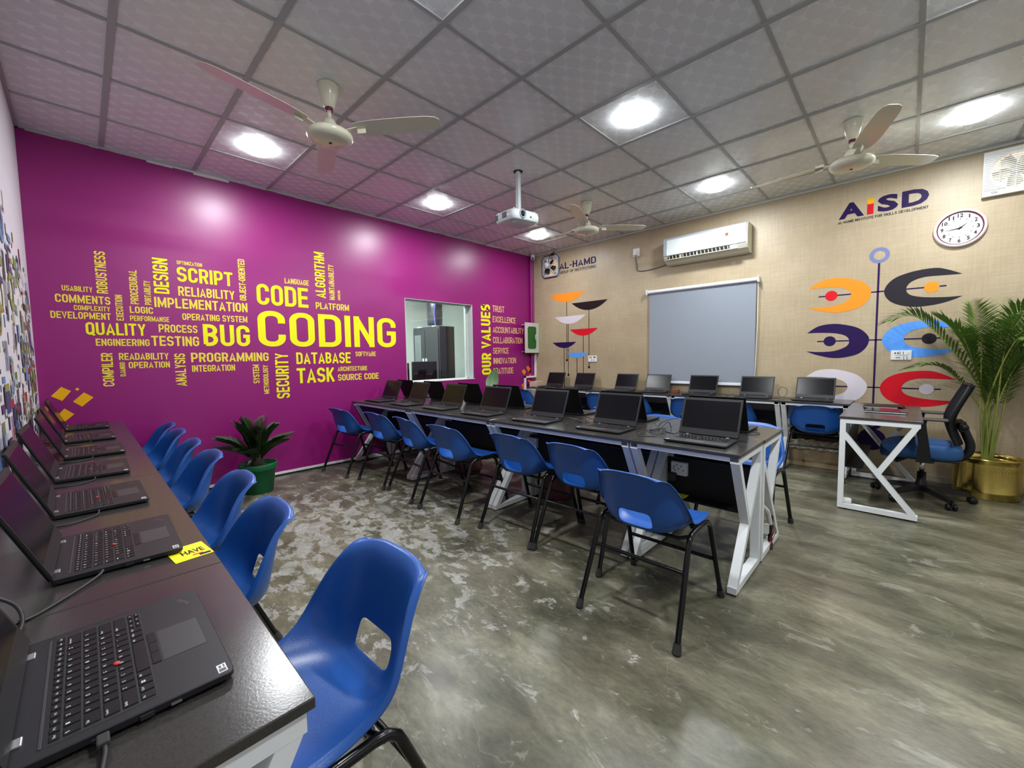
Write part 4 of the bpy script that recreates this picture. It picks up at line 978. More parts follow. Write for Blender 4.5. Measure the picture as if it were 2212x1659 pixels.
plate('switch_board', 'white switch board on the sky blue painted crescent', 'switch board', 4.73, 1.19, .148, .092, [(-.042, .02, .011, .014, 'socket_hole'), (-.022, .02, .011, .014, 'socket_hole'), (-.008, .02, .004, .03, 'socket_hole'), (.015, .02, .004, .03, 'socket_hole'), (.045, .02, .018, .022, 'switch'), (0, -.002, .08, .003, 'socket_hole'), (-.02, -.024, .035, .006, 'socket_hole'), (.02, -.018, .008, .008, 'socket_hole'), (.042, -.018, .008, .008, 'socket_hole'), (.02, -.034, .008, .008, 'socket_hole'), (.042, -.034, .008, .008, 'socket_hole')])
plate('wall_socket', 'white wall socket behind the palm at the right edge', 'socket', 5.475, 1.50, .09, .14, [(-.015, .03, .01, .02, 'socket_hole'), (.015, .03, .01, .02, 'socket_hole'), (.0, -.03, .02, .012, 'socket_hole')])
# clock
t = thing('wall_clock', 'round white wall clock with maroon ring below the square fan', 'clock', (5.072, 0, 2.318))
MB().lathe([(.163, 0), (.167, .018), (.160, .032), (.146, .036), (.140, .030)], 48, axis='y', caps=False).build('rim', mat('pale_pink_clock_rim', (.74, .66, .68), .3), t)
MB().lathe([(.147, .0345), (.144, .0372), (.139, .0372), (.136, .022)], 48, axis='y', caps=False).build('inner_ring', 'maroon', t)
face = MB().lathe([(.136, .022), (.0, .0222)], 48, axis='y', smooth=False, caps=False).build('face', 'clockface', t)
for i in range(1, 13):
    a = PI/2-2*PI*i/12; cx, cz = .110*math.cos(a), .110*math.sin(a); s = str(i); w = .019 if len(s) == 1 else .036
    if s == '1': w = .009
    q = MB(); add_text(q, s, lambda u, v: (cx-w/2+w*u, -.0232, cz-.017+.034*v), bold=.04); q.build('numeral', 'darkpaint', face, fixn=False)
q = MB()
for i in range(60):
    a = 2*PI*i/60; r0, r1 = (.078, .082) if i % 5 else (.074, .085); w = .0008 if i % 5 else .0022
    c, s = math.cos(a), math.sin(a); q.add([(r0*c-w*s, -.0231, r0*s+w*c), (r1*c-w*s, -.0231, r1*s+w*c), (r1*c+w*s, -.0231, r1*s-w*c), (r0*c+w*s, -.0231, r0*s-w*c)], [(0, 1, 2, 3)])
q.build('minute_track', 'darkpaint', face, fixn=False)
def hand(ang, l, w, z, nm):
    a = math.radians(90-ang); c, s = math.cos(a), math.sin(a); q = MB()
    q.prism([(-.015*c-w*s*.6, -.015*s+w*c*.6), (l*c-.0006*s, l*s+.0006*c), (l*c+.0006*s, l*s-.0006*c), (-.015*c+w*s*.6, -.015*s-w*c*.6)], z, z+.0012, fn=lambda x, y, zz: (x, -zz, y)); q.build(nm, 'darkpaint', t)
hand(50, .062, .010, .0245, 'hour_hand'); hand(262, .090, .008, .0265, 'minute_hand'); hand(180, .036, .004, .028, 'second_hand')
MB().lathe([(.005, .024), (.005, .031), (0, .031)], 12, axis='y').build('hub', 'darkpaint', t)
# big square extractor fan, upper right
t = thing('extractor_fan', 'square white plastic extractor fan high on the beige wall at the right edge', 'extractor fan', (5.375, 0, 2.728))
q = MB(); S = .185; r = .148
# frame: square with a round hole, in slices
n = 48; vs = []; fs = []
for yy in (-.05, -.004):
    for i in range(n):
        a = 2*PI*i/n; c, s = math.cos(a), math.sin(a); m = S/max(abs(c), abs(s)); vs += [(m*c, yy, m*s), (r*c, yy, r*s)]
for i in range(n):
    a, b = 2*i, 2*((i+1) % n); o = 2*n
    fs += [(a, b, b+1, a+1), (a+o, a+1+o, b+1+o, b+o), (a, a+o, b+o, b), (a+1, b+1, b+1+o, a+1+o)]
q.add(vs, fs); fr = q.build('frame', 'whiteplastic', t)
q = MB()
for i in range(20):
    z = -.138+i*.0155; w = S-.006
    q.box(-w, -.0575, z, w, -.0500, z+.0065)
for x in (-.09, 0, .09): q.box(x-.002, -.0540, -.14, x+.002, -.0495, .16)
q.build('front_grille', 'whiteplastic', t)
q = MB(); add_text(q, 'SK', lambda u, v: (-.135+.045*u, -.0508, -.172+.020*v), bold=.02); q.build('lettering', 'greycable', t, fixn=False, label='small grey letters SK')
MB().lathe([(r-.001, .004), (0, .0045)], 32, axis='y', caps=False).build('rear_opening', 'fandaylight', t, label='daylight behind the fan')
for k in range(5):
    q = MB(); q.xf = Matrix.Translation((0, -.028, 0)) @ Matrix.Rotation(2*PI*k/5+.3, 4, 'Y')
    q.prism([(.02, -.02), (.06, -.045), (.125, -.05), (.135, .01), (.10, .045), (.03, .02)], -.001, .001, fn=lambda x, y, z: (x, z+y*.25, y)); q.build('blade', M['acbeige'], t)
MB().lathe([(.035, .012), (.035, .040), (.025, .046), (0, .047)], 20, axis='y').build('hub', 'cream', t)
# small metal extractor fan in the corner
t = thing('extractor_fan', 'metal extractor fan with exposed motor left of the AL-HAMD lettering', 'extractor fan', (.43, 0, 2.722))
S = .178; r = .150; q = MB(); vs = []; fs = []
for yy in (-.022, -.003):
    for i in range(n):
        a = 2*PI*i/n; c, s = math.cos(a), math.sin(a); m = min(S/max(abs(c), abs(s)), S*1.30); vs += [(m*c, yy, m*s), (r*c, yy, r*s)]
for i in range(n):
    a, b = 2*i, 2*((i+1) % n); o = 2*n
    fs += [(a, b, b+1, a+1), (a+o, a+1+o, b+1+o, b+o), (a, a+o, b+o, b), (a+1, b+1, b+1+o, a+1+o)]
q.add(vs, fs); q.build('mounting_plate', 'fangrey', t)
q = MB()
pts = [(-S*1.0, -.026, -S*.7), (-S*.7, -.026, -S), (S*.7, -.026, -S), (S, -.026, -S*.7), (S, -.026, S*.7), (S*.7, -.026, S), (-S*.7, -.026, S), (-S, -.026, S*.7), (-S*1.0, -.026, -S*.7)]
q.tube(pts, .006, 6); q.build('edge_trim', 'blackmetal', t)
q = MB()
for i in range(12):
    z = -.135+i*.0235; w = math.sqrt(max(0, (r-.004)**2-(z)**2)); q.bar((-w, -.006, z), (w, -.006, z), .020, .002, (0, -.5, 1))
q.build('shutter_slat', mat('glowing_pale_shutter', (.78, .68, .56), .5, emit=(1, .82, .66), es=.9), t)  # slats are no lamp; their brightness is put in as emission
for k in range(4):
    q = MB(); q.xf = Matrix.Translation((0, -.045, 0)) @ Matrix.Rotation(2*PI*k/4+.5, 4, 'Y')
    q.prism([(.03, -.02), (.07, -.05), (.125, -.045), (.138, .01), (.11, .05), (.04, .025)], -.001, .001, fn=lambda x, y, z: (x, z+y*.3, y)); q.build('blade', 'bladeblack', t)
MB().lathe([(.050, .075), (.054, .085), (.054, .135), (.046, .148), (.030, .150), (.028, .155), (0, .156)], 24, axis='y').build('motor', 'fangrey', t)
for k in range(4):
    a = PI/4+k*PI/2; c, s = math.cos(a), math.sin(a)
    q = MB(); q.tube(spline([(.05*c, -.11, .05*s), (.11*c, -.10, .11*s), (.155*c, -.06, .155*s), (.168*c, -.022, .168*s)]), .008, 8); q.build('support_arm', 'fangrey', t)
q = MB().tube(spline([(.02, -.10, .05), (.05, -.11, .12), (.06, -.05, .19), (.075, -.01, .24)]), .006, 6); q.box(.03, -.05, .165, .075, -.015, .20, c=.004); q.build('wiring', 'cable', t)
# roller blind
t = thing('roller_blind', 'grey fabric roller blind pulled down over the window in the beige wall', 'window blind', (2.825, 0, 2.085))
MB().box(-.648, -.040, -1.215, .655, -.037, .0).build('fabric', 'blind', t)
MB().tube([(-.665, -.048, .0), (.672, -.048, .0)], .024, 16).build('roller_tube', 'blindrail', t)
MB().box(-.650, -.048, -1.245, .657, -.030, -1.212, c=.004).build('bottom_rail', 'blindrail', t)
for x in (-.685, .672): MB().box(x, -.080, -.035, x+.014, .0, .035, c=.002).build('bracket', 'blindrail', t)
q = MB().tube(spline([(.668, -.045, 0), (.672, -.045, -.5), (.664, -.045, -.9), (.660, -.045, -1.18)]), .0022, 5).tube(spline([(.680, -.05, 0), (.676, -.05, -.5), (.670, -.05, -.9), (.660, -.045, -1.18)]), .0022, 5); q.build('pull_chain', 'whiteplastic', t)
w2 = struct('window_2', MB().box(2.20, -.006, .87, 3.46, .001, 2.06), mat('dark_window_recess', (.25, .20, .16), .6), 'window behind the blind')
w2.data.materials[0] = M['officeglass']
# first aid / fire box by the corner
t = thing('glass_front_box', 'cream metal wall box with a green glass door in the corner', 'cabinet', (0, -.18, 1.545))
MB().box(.002, -.050, -.25, .135, .170, .25, c=.004).build('body', 'purple', t, label='purple painted sides')
q = MB(); q.box(.135, -.174, -.254, .152, -.118, .254).box(.135, .112, -.254, .152, .172, .254).box(.135, -.118, -.254, .152, .112, -.19).box(.135, -.118, .19, .152, .112, .254)
dr = q.build('door', 'creamgrey', t)
MB().box(.136, -.12, -.192, .142, .114, .192).build('glass_pane', 'greenglass', dr)
for (y, z) in ((-.118, -.19), (-.118, .19), (.112, -.19), (.112, .19)):
    q = MB(); sy = 1 if y < 0 else -1; sz = 1 if z < 0 else -1; q.prism([(y, z), (y+sy*.03, z), (y, z+sz*.03)], .143, .151, fn=lambda a, b, c: (c, a, b)); q.build('corner_fillet', 'creamgrey', dr)
MB().tube(spline([(.152, .10, -.06), (.165, .075, -.02), (.165, .075, .03), (.152, .10, .06)]), .008, 8).build('door_handle', 'creamgrey', dr)
for z in (-.235, .22): MB().box(.002, -.105, z, .02, -.05, z+.012).build('bracket', 'creamgrey', t)
# ------------------------------------------------------------------ plants
def frond(mb_r, mb_l, pts, r0, n, llen, wid, droop, start=.25, fold=.3, seed=0, up=.0):
    rn = random.Random(seed); P = [Vector(p) for p in spline(pts, 10)]; k = len(P)
    mb_r.tube(P, r0, 6, r2=r0*.25, mi=0)
    for i in range(n):
        f = start+(1-start)*(i+.5)/n; q = f*(k-1); a = min(int(q), k-2); p = P[a].lerp(P[a+1], q-a); t = (P[a+1]-P[a]).normalized()
        side = t.cross(Vector((0, 0, 1))); side = side.normalized() if side.length > .05 else t.orthogonal().normalized(); upv = side.cross(t)
        g = (f-start)/(1-start); L = llen*(math.sin(PI*min(1, .12+g*.88))**.55*(1-.25*g))
        for s in (-1, 1):
            d = (side*s*.85+t*(.55+.35*g)+upv*(fold+up)).normalized()*L*rn.uniform(.88, 1.1)
            dr = Vector((0, 0, -1))*droop*L*rn.uniform(.6, 1.3)
            m = p+d*.5+dr*.22; e = p+d+dr; w = wid*L/llen; nrm = d.cross(Vector((0, 0, 1))).normalized()*w*.5
            cr = Vector((0, 0, 1))*w*.18
            mb_l.add([p-nrm*.3, p+nrm*.3, m+nrm, m-cr, m-nrm, e], [(0, 3, 4), (0, 1, 3), (1, 2, 3), (2, 5, 3), (3, 5, 4)], 1)
def make_frond(parent, name, mats, *a, ymax=None, **k):
    mb = MB(); frond(mb, mb, *a, **k)
    if ymax is not None: mb.v = [(p[0], min(p[1], ymax+.004*math.sin(40*p[0])), p[2]) for p in mb.v]
    return mb.build(name, mats, parent, fixn=False)
# palm in brass planter
px, py = 5.292, -.268
t = thing('potted_palm', 'tall areca palm in a round brass planter by the beige wall', 'potted plant', (px, py, 0))
MB().lathe([(.193, .0), (.197, .006), (.197, .05), (.201, .056), (.199, .064), (.199, .235), (.199, .285), (.199, .318), (.206, .326), (.205, .334), (.192, .334), (.190, .30), (.185, .28)], 64).build('planter', 'brass', t)
q = MB(); nb = 66
for i in range(nb):
    for j, z in enumerate((.243, .258, .273)):
        a = 2*PI*(i+.5*j)/nb; c, s = math.cos(a), math.sin(a); da = .018
        c2, s2 = math.cos(a+da), math.sin(a+da); r_ = .2003
        q.add([(r_*c, r_*s, z+.006), (r_*c2, r_*s2, z-.002), (r_*c2, r_*s2, z-.006), (r_*c, r_*s, z+.002)], [(0, 1, 2, 3)])
q.build('pierced_band', 'brassdark', t, fixn=False)
MB().lathe([(.19, .27), (.10, .285), (0, .29)], 30).build('soil', 'soil', t)
FR = [((4.63, -.42, 1.50), (4.86, -.34, 1.50), 1), ((4.74, -.40, 1.06), (5.00, -.32, 1.08), 1), ((4.92, -.24, 1.56), (5.08, -.24, 1.36), 1), ((5.14, -.36, 1.64), (5.20, -.32, 1.36), 2),
      ((5.34, -.12, 1.66), (5.30, -.2, 1.35), 1), ((5.50, -.35, 1.62), (5.38, -.3, 1.45), 2), ((5.72, -.55, 1.46), (5.50, -.4, 1.50), 1), ((5.90, -.32, 1.18), (5.60, -.3, 1.36), 1),
      ((5.50, -.70, 1.25), (5.38, -.5, 1.30), 2), ((5.18, -.62, 1.36), (5.21, -.42, 1.25), 2), ((5.66, -.12, 1.52), (5.46, -.2, 1.45), 1), ((5.62, -.45, .98), (5.44, -.36, 1.16), 1),
      ((5.08, -.34, 1.42), (5.16, -.30, 1.20), 1), ((5.40, -.52, 1.48), (5.34, -.40, 1.28), 1), ((5.30, -.30, 1.52), (5.29, -.28, 1.22), 1), ((5.56, -.22, 1.34), (5.42, -.25, 1.22), 1)]
for i, (tip, mid, kk) in enumerate(FR):
    a = 2*PI*i/len(FR); b = (.025*math.cos(a), .025*math.sin(a), .28)
    m = (mid[0]-px, mid[1]-py, mid[2]); e = (tip[0]-px, tip[1]-py, tip[2]); m0 = (b[0]*1.8+m[0]*.22, b[1]*1.8+m[1]*.22, .28+(m[2]-.28)*.48)
    make_frond(t, 'frond', ['palmstem', 'palm'], [b, m0, m, e], .0085, 46, .33 if i != 1 else .19, .019, .24, start=.36 if i not in (1, 11) else .5, fold=.25, seed=i, ymax=.245)
# cycas in green pot
t = thing('potted_cycad', 'dark green sago palm in a green plastic pot by the purple wall', 'potted plant', (.412, -4.425, 0))
MB().lathe([(.112, 0), (.116, .004), (.142, .215), (.152, .218), (.158, .224), (.160, .268), (.156, .275), (.148, .272), (.143, .235)], 40).build('pot', 'greenpot', t)
MB().lathe([(.143, .235), (.06, .25), (0, .252)], 24).build('soil', 'soil', t)
MB().lathe([(.045, .23), (.055, .27), (.045, .31), (0, .33)], 14).build('trunk', 'soil', t)
rn = random.Random(9)
for i in range(30):
    a = 2*PI*i/30*3.0+rn.uniform(-.1, .1); lo = i % 2; L = rn.uniform(.38, .48); el = math.radians(rn.uniform(22, 40) if lo else rn.uniform(55, 74))
    r1, z1 = L*math.cos(el)*.5, L*math.sin(el)*.58; r2, z2 = L*math.cos(el), L*math.sin(el)*.92
    if a > 2.2 and a < 4.1: r2 *= .75; r1 *= .75
    c, s = math.cos(a), math.sin(a)
    make_frond(t, 'frond', ['cycas', 'cycas'], [(.02*c, .02*s, .30), (r1*c, r1*s, .31+z1), (r2*c, r2*s, .31+z2)], .005, 40, .115, .016, .04, start=.10, fold=.45, seed=i+50)
# tall leaf behind the back row
t = thing('potted_leaf_plant', 'single broad green leaf rising behind the middle laptops by the window', 'potted plant', (.43, -1.48, 0))
MB().lathe([(.10, 0), (.13, .22), (.138, .225), (.138, .25), (.125, .25), (.12, .22)], 28).build('pot', 'carton', t)
MB().lathe([(.122, .22), (0, .23)], 20).build('soil', 'soil', t)
MB().tube(spline([(0, 0, .22), (.01, .005, .5), (.0, .02, .76)]), .006, 6, mi=0).build('stem', 'palmstem', t)
def broad_leaf(b, tip, w, nm='leaf'):
    b = Vector(b); tip = Vector(tip); ax = tip-b; side = Vector((.74, .68, 0)).normalized(); side = (side-ax.normalized()*side.dot(ax.normalized())).normalized(); nn = ax.normalized().cross(side)
    q = MB(); K = 16; vs = []
    for i in range(K+1):
        f = i/K; ww = w*math.sin(PI*f**.8)**.75*(1-.25*f) if 0 < f < 1 else 0; c = b+ax*f+nn*.03*math.sin(PI*f)
        vs += [c-side*ww+nn*ww*.25, c, c+side*ww+nn*ww*.25]
    fs = []
    for i in range(K):
        o = i*3; fs += [(o, o+1, o+4, o+3), (o+1, o+2, o+5, o+4)]
    q.add(vs, fs, 0, True); q.tube([vs[3*i+1]-nn*.001 for i in range(K+1)], .004, 5, mi=1, r2=.001)
    q.build(nm, ['leaf', 'leafrib'], t, fixn=False)
broad_leaf((.0, .02, .76), (.05, .11, 1.07), .10)
broad_leaf((.0, .02, .60), (.12, -.16, .78), .06)

# ------------------------------------------------------------------ office chair
t = thing('office_chair', 'office chair with blue fabric seat and black mesh back beside the teacher desk', 'office chair', (4.895, -.725, 0), 0)
for k, a in enumerate([17, 89, 161, 233, 305]):
    q = MB(); q.xf = Matrix.Rotation(math.radians(a), 4, 'Z')
    P = [(.03, .105, .035, .026), (.12, .100, .030, .024), (.22, .085, .024, .020), (.29, .072, .018, .016)]
    vs = []
    for (x, z, w, h) in P: vs += [(x, -w, z-h), (x, w, z-h), (x, w*.7, z+h*.6), (x, -w*.7, z+h*.6)]
    fs = [(0, 1, 2, 3), (15, 14, 13, 12)]
    for i in range(3):
        for j in range(4): fs.append((4*i+j, 4*i+(j+1) % 4, 4*i+4+(j+1) % 4, 4*i+4+j))
    q.add(vs, fs); arm = q.build('base_leg', 'chairplastic', t)
    q = MB(); q.xf = Matrix.Rotation(math.radians(a), 4, 'Z') @ Matrix.Translation((.295, 0, 0)) @ Matrix.Rotation(.7*k, 4, 'Z')
    for s in (-1, 1): q.lathe([(0, s*.008), (.020, s*.008), (.026, s*.012), (.026, s*.026), (.018, s*.032), (0, s*.033)], 20, c=(.015, 0, .027), axis='y')
    q.box(-.012, -.008, .03, .03, .008, .06, c=.003).tube([(0, 0, .04), (0, 0, .085)], .006, 8); q.build('caster', 'chairplastic', arm)
MB().lathe([(.038, .075), (.040, .09), (.036, .14), (.028, .15), (.028, .225)], 20).build('column_cover', 'chairplastic', t)
MB().lathe([(.016, .22), (.016, .345)], 16).build('gas_lift', 'chrome', t)
MB().box(-.12, -.08, .335, .10, .08, .37, c=.012).build('tilt_mechanism', 'chairplastic', t)
MB().tube([(-.10, -.05, .35), (-.165, -.09, .315)], .022, 14).build('tension_knob', 'chairplastic', t)
# seat (waterfall front edge at -x)
q = MB(); K = 10; n = 32; vs = []; fs = []
def srow(s, z): return [(.0+s*.245*math.copysign(abs(math.cos(2*PI*i/n))**.5, math.cos(2*PI*i/n))-.02, s*.24*math.copysign(abs(math.sin(2*PI*i/n))**.5, math.sin(2*PI*i/n)), z) for i in range(n)]
rr_ = [(.90, .372), (.98, .385), (1.0, .41), (1.0, .44), (.97, .462), (.88, .474), (.6, .478), (.3, .474)]
for s_, z in rr_: vs += [(x, y, z-(.03*max(0, (-x-.10)/.165)**2)+.012*abs(y/.24)**3*(1 if z > .45 else 0)) for x, y, z in srow(s_, z)]
for i in range(len(rr_)-1):
    for j in range(n): fs.append((i*n+j, i*n+(j+1) % n, (i+1)*n+(j+1) % n, (i+1)*n+j))
fs += [tuple(range(n))[::-1], tuple((len(rr_)-1)*n+j for j in range(n))]
q.add(vs, fs, 0, True); q.build('seat', 'bluefabric', t)
MB().box(-.2, -.2, .362, .2, .2, .378, c=.006).build('seat_pan', 'chairplastic', t)
for s in (-1, 1):
    y = s*.262; a = MB()
    a.bar((.02, s*.16, .365), (.02, y, .365), .08, .02, (0, 0, 1))
    vs = []
    for (x0, x1, z) in ((-.045, .045, .355), (-.035, .03, .48), (-.045, .012, .60), (-.075, .005, .66), (-.085, .01, .69)): vs += [(x0, y-.014, z), (x1, y-.014, z), (x1, y+.014, z), (x0, y+.014, z)]
    fs = [(3, 2, 1, 0), (16, 17, 18, 19)]
    for i in range(4):
        for j in range(4): fs.append((4*i+j, 4*i+(j+1) % 4, 4*i+4+(j+1) % 4, 4*i+4+j))
    a.add(vs, fs); ar = a.build('armrest_post', 'chairplastic', t)
    MB().bbox(-.115, y-.04, .688, .125, y+.04, .708, .009).build('armrest_pad', mat('grey_armrest', (.045, .035, .035), .45) if s < 0 else bpy.data.materials['grey_armrest'], t)
# back: curved mesh panel with frame
prof = [(.20, .50), (.172, .58), (.155, .66), (.162, .72), (.185, .79), (.212, .86), (.238, .925), (.248, .955)]
P = spline([(x, z, 0) for x, z in prof], 4); q = MB(); fr = MB(); vs = []; nw = 8
for (x, z, _) in P:
    f = (z-.50)/.455; w = .185+.045*math.sin(PI*min(1, f*.9))
    for j in range(nw+1):
        u = -1+2*j/nw; vs.append((x-.035*u*u, u*w, z))
m = len(P); fs = [(i*(nw+1)+j, i*(nw+1)+j+1, (i+1)*(nw+1)+j+1, (i+1)*(nw+1)+j) for i in range(m-1) for j in range(nw)]
vb = [(x+.022, y, z) for x, y, z in vs]; o = len(vs)
fs2 = [(a+o, d+o, c+o, b+o) for a, b, c, d in fs]
edge = []
idx = lambda i, j: i*(nw+1)+j
for i in range(m-1): edge += [(idx(i, 0), idx(i+1, 0), idx(i+1, 0)+o, idx(i, 0)+o), (idx(i, nw), idx(i, nw)+o, idx(i+1, nw)+o, idx(i+1, nw))]
for j in range(nw): edge += [(idx(0, j), idx(0, j)+o, idx(0, j+1)+o, idx(0, j+1)), (idx(m-1, j), idx(m-1, j+1), idx(m-1, j+1)+o, idx(m-1, j)+o)]
q.add(vs+vb, fs+fs2+edge, 0, True); q.build('backrest', 'mesh', t)
for s in (-1, 1):
    fr.tube([(x+.010-.035, s*(.187+.045*math.sin(PI*min(1, (z-.50)/.455*.9))), z) for x, z, _ in P], .012, 8)
fr.tube([(.225, -.20, .955), (.245, 0, .962), (.225, .20, .955)], .012, 8); fr.build('backrest_frame', 'chairplastic', t)
MB().tube(spline([(.06, 0, .352), (.17, 0, .36), (.24, 0, .40), (.262, 0, .48), (.232, 0, .58), (.205, 0, .66)]), .028, 10).build('back_support', 'chairplastic', t)
MB().bbox(.185, -.16, .60, .225, .16, .67, .012).lathe([(0, 0), (.022, .0), (.022, .05), (0, .05)], 14, c=(.215, -.14, .645), axis='y').build('lumbar_support', 'chairplastic', t)

# ------------------------------------------------------------------ teacher desk things
t = thing('closed_laptop', 'closed silver edged laptop lying on the teacher desk', 'laptop', (4.665, -.99, TOP), math.radians(-2))
MB().bbox(-.125, -.09, .002, .125, .15, .0115, .003).build('base', 'hinge', t)
MB().bbox(-.125, -.09, .012, .125, .15, .0195, .003).build('lid', mat('dark_mirror_lid', (.03, .03, .035), .12, spec=.8), t)
t2 = thing('document_folder', 'black folder with white papers behind the closed laptop', 'folder', (4.635, -.66, TOP), math.radians(4))
MB().bbox(-.13, -.10, .0, .13, .12, .010, .003).build('cover', 'black', t2)
MB().box(-.12, -.08, .010, .09, .118, .022).build('papers', mat('white_paper', (.72, .71, .70), .7), t2)
MB().bbox(-.125, -.09, .0222, .128, .10, .027, .002).build('cover', 'black', t2)
for k in range(3): MB().tube([(.128, -.05+k*.05, .004), (.142, -.05+k*.05, .012), (.128, -.05+k*.05, .024)], .003, 6).build('binding_ring', 'black', t2)
# yellow tag under the laptop near us
t = thing('paper_tag', 'yellow printed tag half under the second nearest laptop', 'tag', (3.432, -5.345, TOP+.0004), math.radians(96))
c = MB().box(-.040, -.052, 0, .040, .052, .0008); c.build('card', 'stickeryellow', t)
q = MB(); add_text(q, 'HAVE', lambda u, v: (-.018+.048*u, -.018+.030*v, .0010), bold=.03); add_text(q, 'by B', lambda u, v: (-.028+.022*u, .026+.012*v, .0010)); q.build('print', 'key', t, fixn=False)
q = MB().box(.012, -.046, .0008, .036, -.034, .001).box(.0, -.034, .0008, .022, -.028, .001, 1); q.build('print', ['indigo', 'redpaint'], t)
# orange adaptor between the wall laptops
t = thing('small_router', 'small reddish brown box with an antenna between the laptops under the blind', 'router', (2.62, -.21, TOP))
MB().bbox(-.045, -.03, 0, .045, .03, .045, .003).build('case', 'wood', t); MB().tube([(-.005, .0, .044), (-.005, 0, .10)], .004, 8).build('antenna', 'wood', t)
# sockets under the middle desks
def usock(x, y, z, lab):
    t = thing('socket_box', lab, 'socket', (x, y, z), 0, 'socket boxes on the desk panels')
    MB().bbox(-.05, -.04, -.042, .05, 0, .042, .003).build('box', 'whiteplastic', t)
    q = MB()
    for dx, dz in ((-.03, .012), (-.012, .024), (-.022, -.012), (.03, -.006), (-.032, -.0), (.0, .0), (.015, .018)): q.box(dx-.003, -.0408, dz-.004, dx+.003, -.0395, dz+.004)
    q.build('socket_hole', 'dark', t)
    MB().bbox(-.055, -.085, -.075, -.01, -.041, -.025, .006).build('plug', 'rubber', t)
usock(3.745, -2.872, .50, 'white socket box with black plug under the open end of the middle desks')
usock(2.50, -2.872, .50, 'white socket box with black plug under the third middle desk')
t = tag(MB().box(-.055, -.035, 0, .055, .035, .003).build('cloth_tag', 'stickeryellow', loc=(3.75, -2.935, .3353)), 'yellow strip lying on the cable tray of the nearest middle desk', 'tag')
pc = MB().tube(spline([(4.172, -2.835, .52), (4.175, -2.82, .42), (4.18, -2.76, .33), (4.19, -2.66, .26), (4.195, -2.60, .17)]), .013, 10)
tag(pc.build('plastic_conduit', 'whiteplastic'), 'white plastic conduit curving under the open end of the middle desks', 'conduit')
q = MB()
for k in range(3): q.tube(spline([(4.195+.004*k, -2.60, .17), (4.20+.01*k, -2.57, .12), (4.19+.008*k, -2.59-.01*k, .06), (4.18+.01*k, -2.62, .012)]), .0025, 5)
tag(q.build('loose_wires', mat('dark_red_wire', (.16, .01, .01), .4)), 'dark red wires spilling from the white conduit', 'wire')
tag(MB().bbox(4.150, -2.60, .095, 4.185, -2.57, .155, .003).build('wire_connector', 'whiteplastic'), 'small white connector hanging on the red wires', 'connector')
# teacher desk wiring
q = MB()
for k in (-1, 1): q.tube([(4.437+.004*k*math.cos(i*.9), -1.405+.004*k*math.sin(i*.9), .60-.019*i) for i in range(30)], .0028, 5)
tag(q.build('twisted_wires', bpy.data.materials['dark_red_wire']), 'twisted red and black wires running down the teacher desk leg', 'wire')
tag(MB().bbox(4.44, -1.43, .045, 4.50, -1.385, .085, .012).build('wire_connector', 'whiteplastic'), 'white connector at the foot of the teacher desk frame', 'connector')
tag(MB().bbox(4.30, -.30, .40, 4.385, -.22, .52, .01).build('power_box', 'whiteplastic'), 'white power box behind the teacher desk leg', 'socket')
# wrapped carton under the wall desks and sacks under the middle desks
t = thing('wrapped_carton', 'brown carton in clear plastic wrap under the wall desks near the teacher desk', 'box', (4.10, -.10, 0))
MB().bbox(-.235, -.07, 0, .24, .09, .26, .01).build('box', 'carton', t)
rn = random.Random(4); q = MB(); vs = []; nx, nz = 16, 5
for i in range(nx):
    for j in range(nz): vs.append((-.23+.46*i/(nx-1), -.080-rn.uniform(0, .03), .20+.10*j/(nz-1)+rn.uniform(-.012, .012)))
q.add(vs, [(i*nz+j, (i+1)*nz+j, (i+1)*nz+j+1, i*nz+j+1) for i in range(nx-1) for j in range(nz-1)]); q.build('plastic_wrap', 'plasticbag', t)
for i, (x, y, lab) in enumerate([(2.60, -2.70, 'dusty pink sack under the third middle desk'), (1.42, -2.72, 'dusty pink sack under the second middle desk')]):
    q = MB(); q.lathe([(0, 0), (.11, .01), (.13, .08), (.11, .2), (.06, .28), (.02, .31), (0, .315)], 18)
    q.v = [(a*1.15+.015*math.sin(7*c), b+.02*math.sin(9*c+a*12), c) for a, b, c in q.v]
    tag(q.build('sack', 'pinkbag', loc=(x, y, 0)), lab, 'bag', 'sacks under the middle desks')
# ------------------------------------------------------------------ cables on the desks
def cable(pts, lab, r=.0028, m='cable', grp='laptop power cables', n=8):
    q = MB().tube(spline([(x, y, max(z, TOP+r+.0005)) for x, y, z in pts], n), r, 6); return tag(q.build('power_cable', m), lab, 'cable', grp)
T_ = TOP+.004
cable([(3.425, -5.505, T_+.008), (3.445, -5.515, T_+.004), (3.50, -5.56, T_), (3.56, -5.62, T_), (3.565, -5.68, T_+.015), (3.53, -5.705, T_+.05), (3.50, -5.68, T_+.055), (3.52, -5.63, T_+.02), (3.60, -5.62, T_), (3.68, -5.66, T_), (3.72, -5.70, T_)], 'looped black power cable from the second nearest laptop on the left desks', .0034)
cable([(4.036, -5.52, T_+.008), (4.07, -5.52, T_+.004), (4.11, -5.535, T_), (4.135, -5.60, T_), (4.13, -5.68, T_)], 'black power cable plugged into the nearest laptop', .0036)
MBp = MB().bbox(4.031, -5.5265, T_+.0035, 4.052, -5.5135, T_+.0125, .002); tag(MBp.build('cable_plug', 'rubber'), 'black plug in the side of the nearest laptop', 'plug')
for i, (x, lab) in enumerate([(2.84, 'third nearest'), (2.26, 'fourth nearest'), (1.69, 'fifth nearest'), (1.07, 'sixth nearest')]):
    cable([(x+.01, -5.50, T_+.006), (x+.05, -5.51, T_), (x+.09, -5.58, T_), (x+.05, -5.66, T_), (x-.05, -5.70, T_+.01), (x-.12, -5.68, T_)], 'thin cable beside the '+lab+' laptop on the left desks', .0026)
rn = random.Random(21)
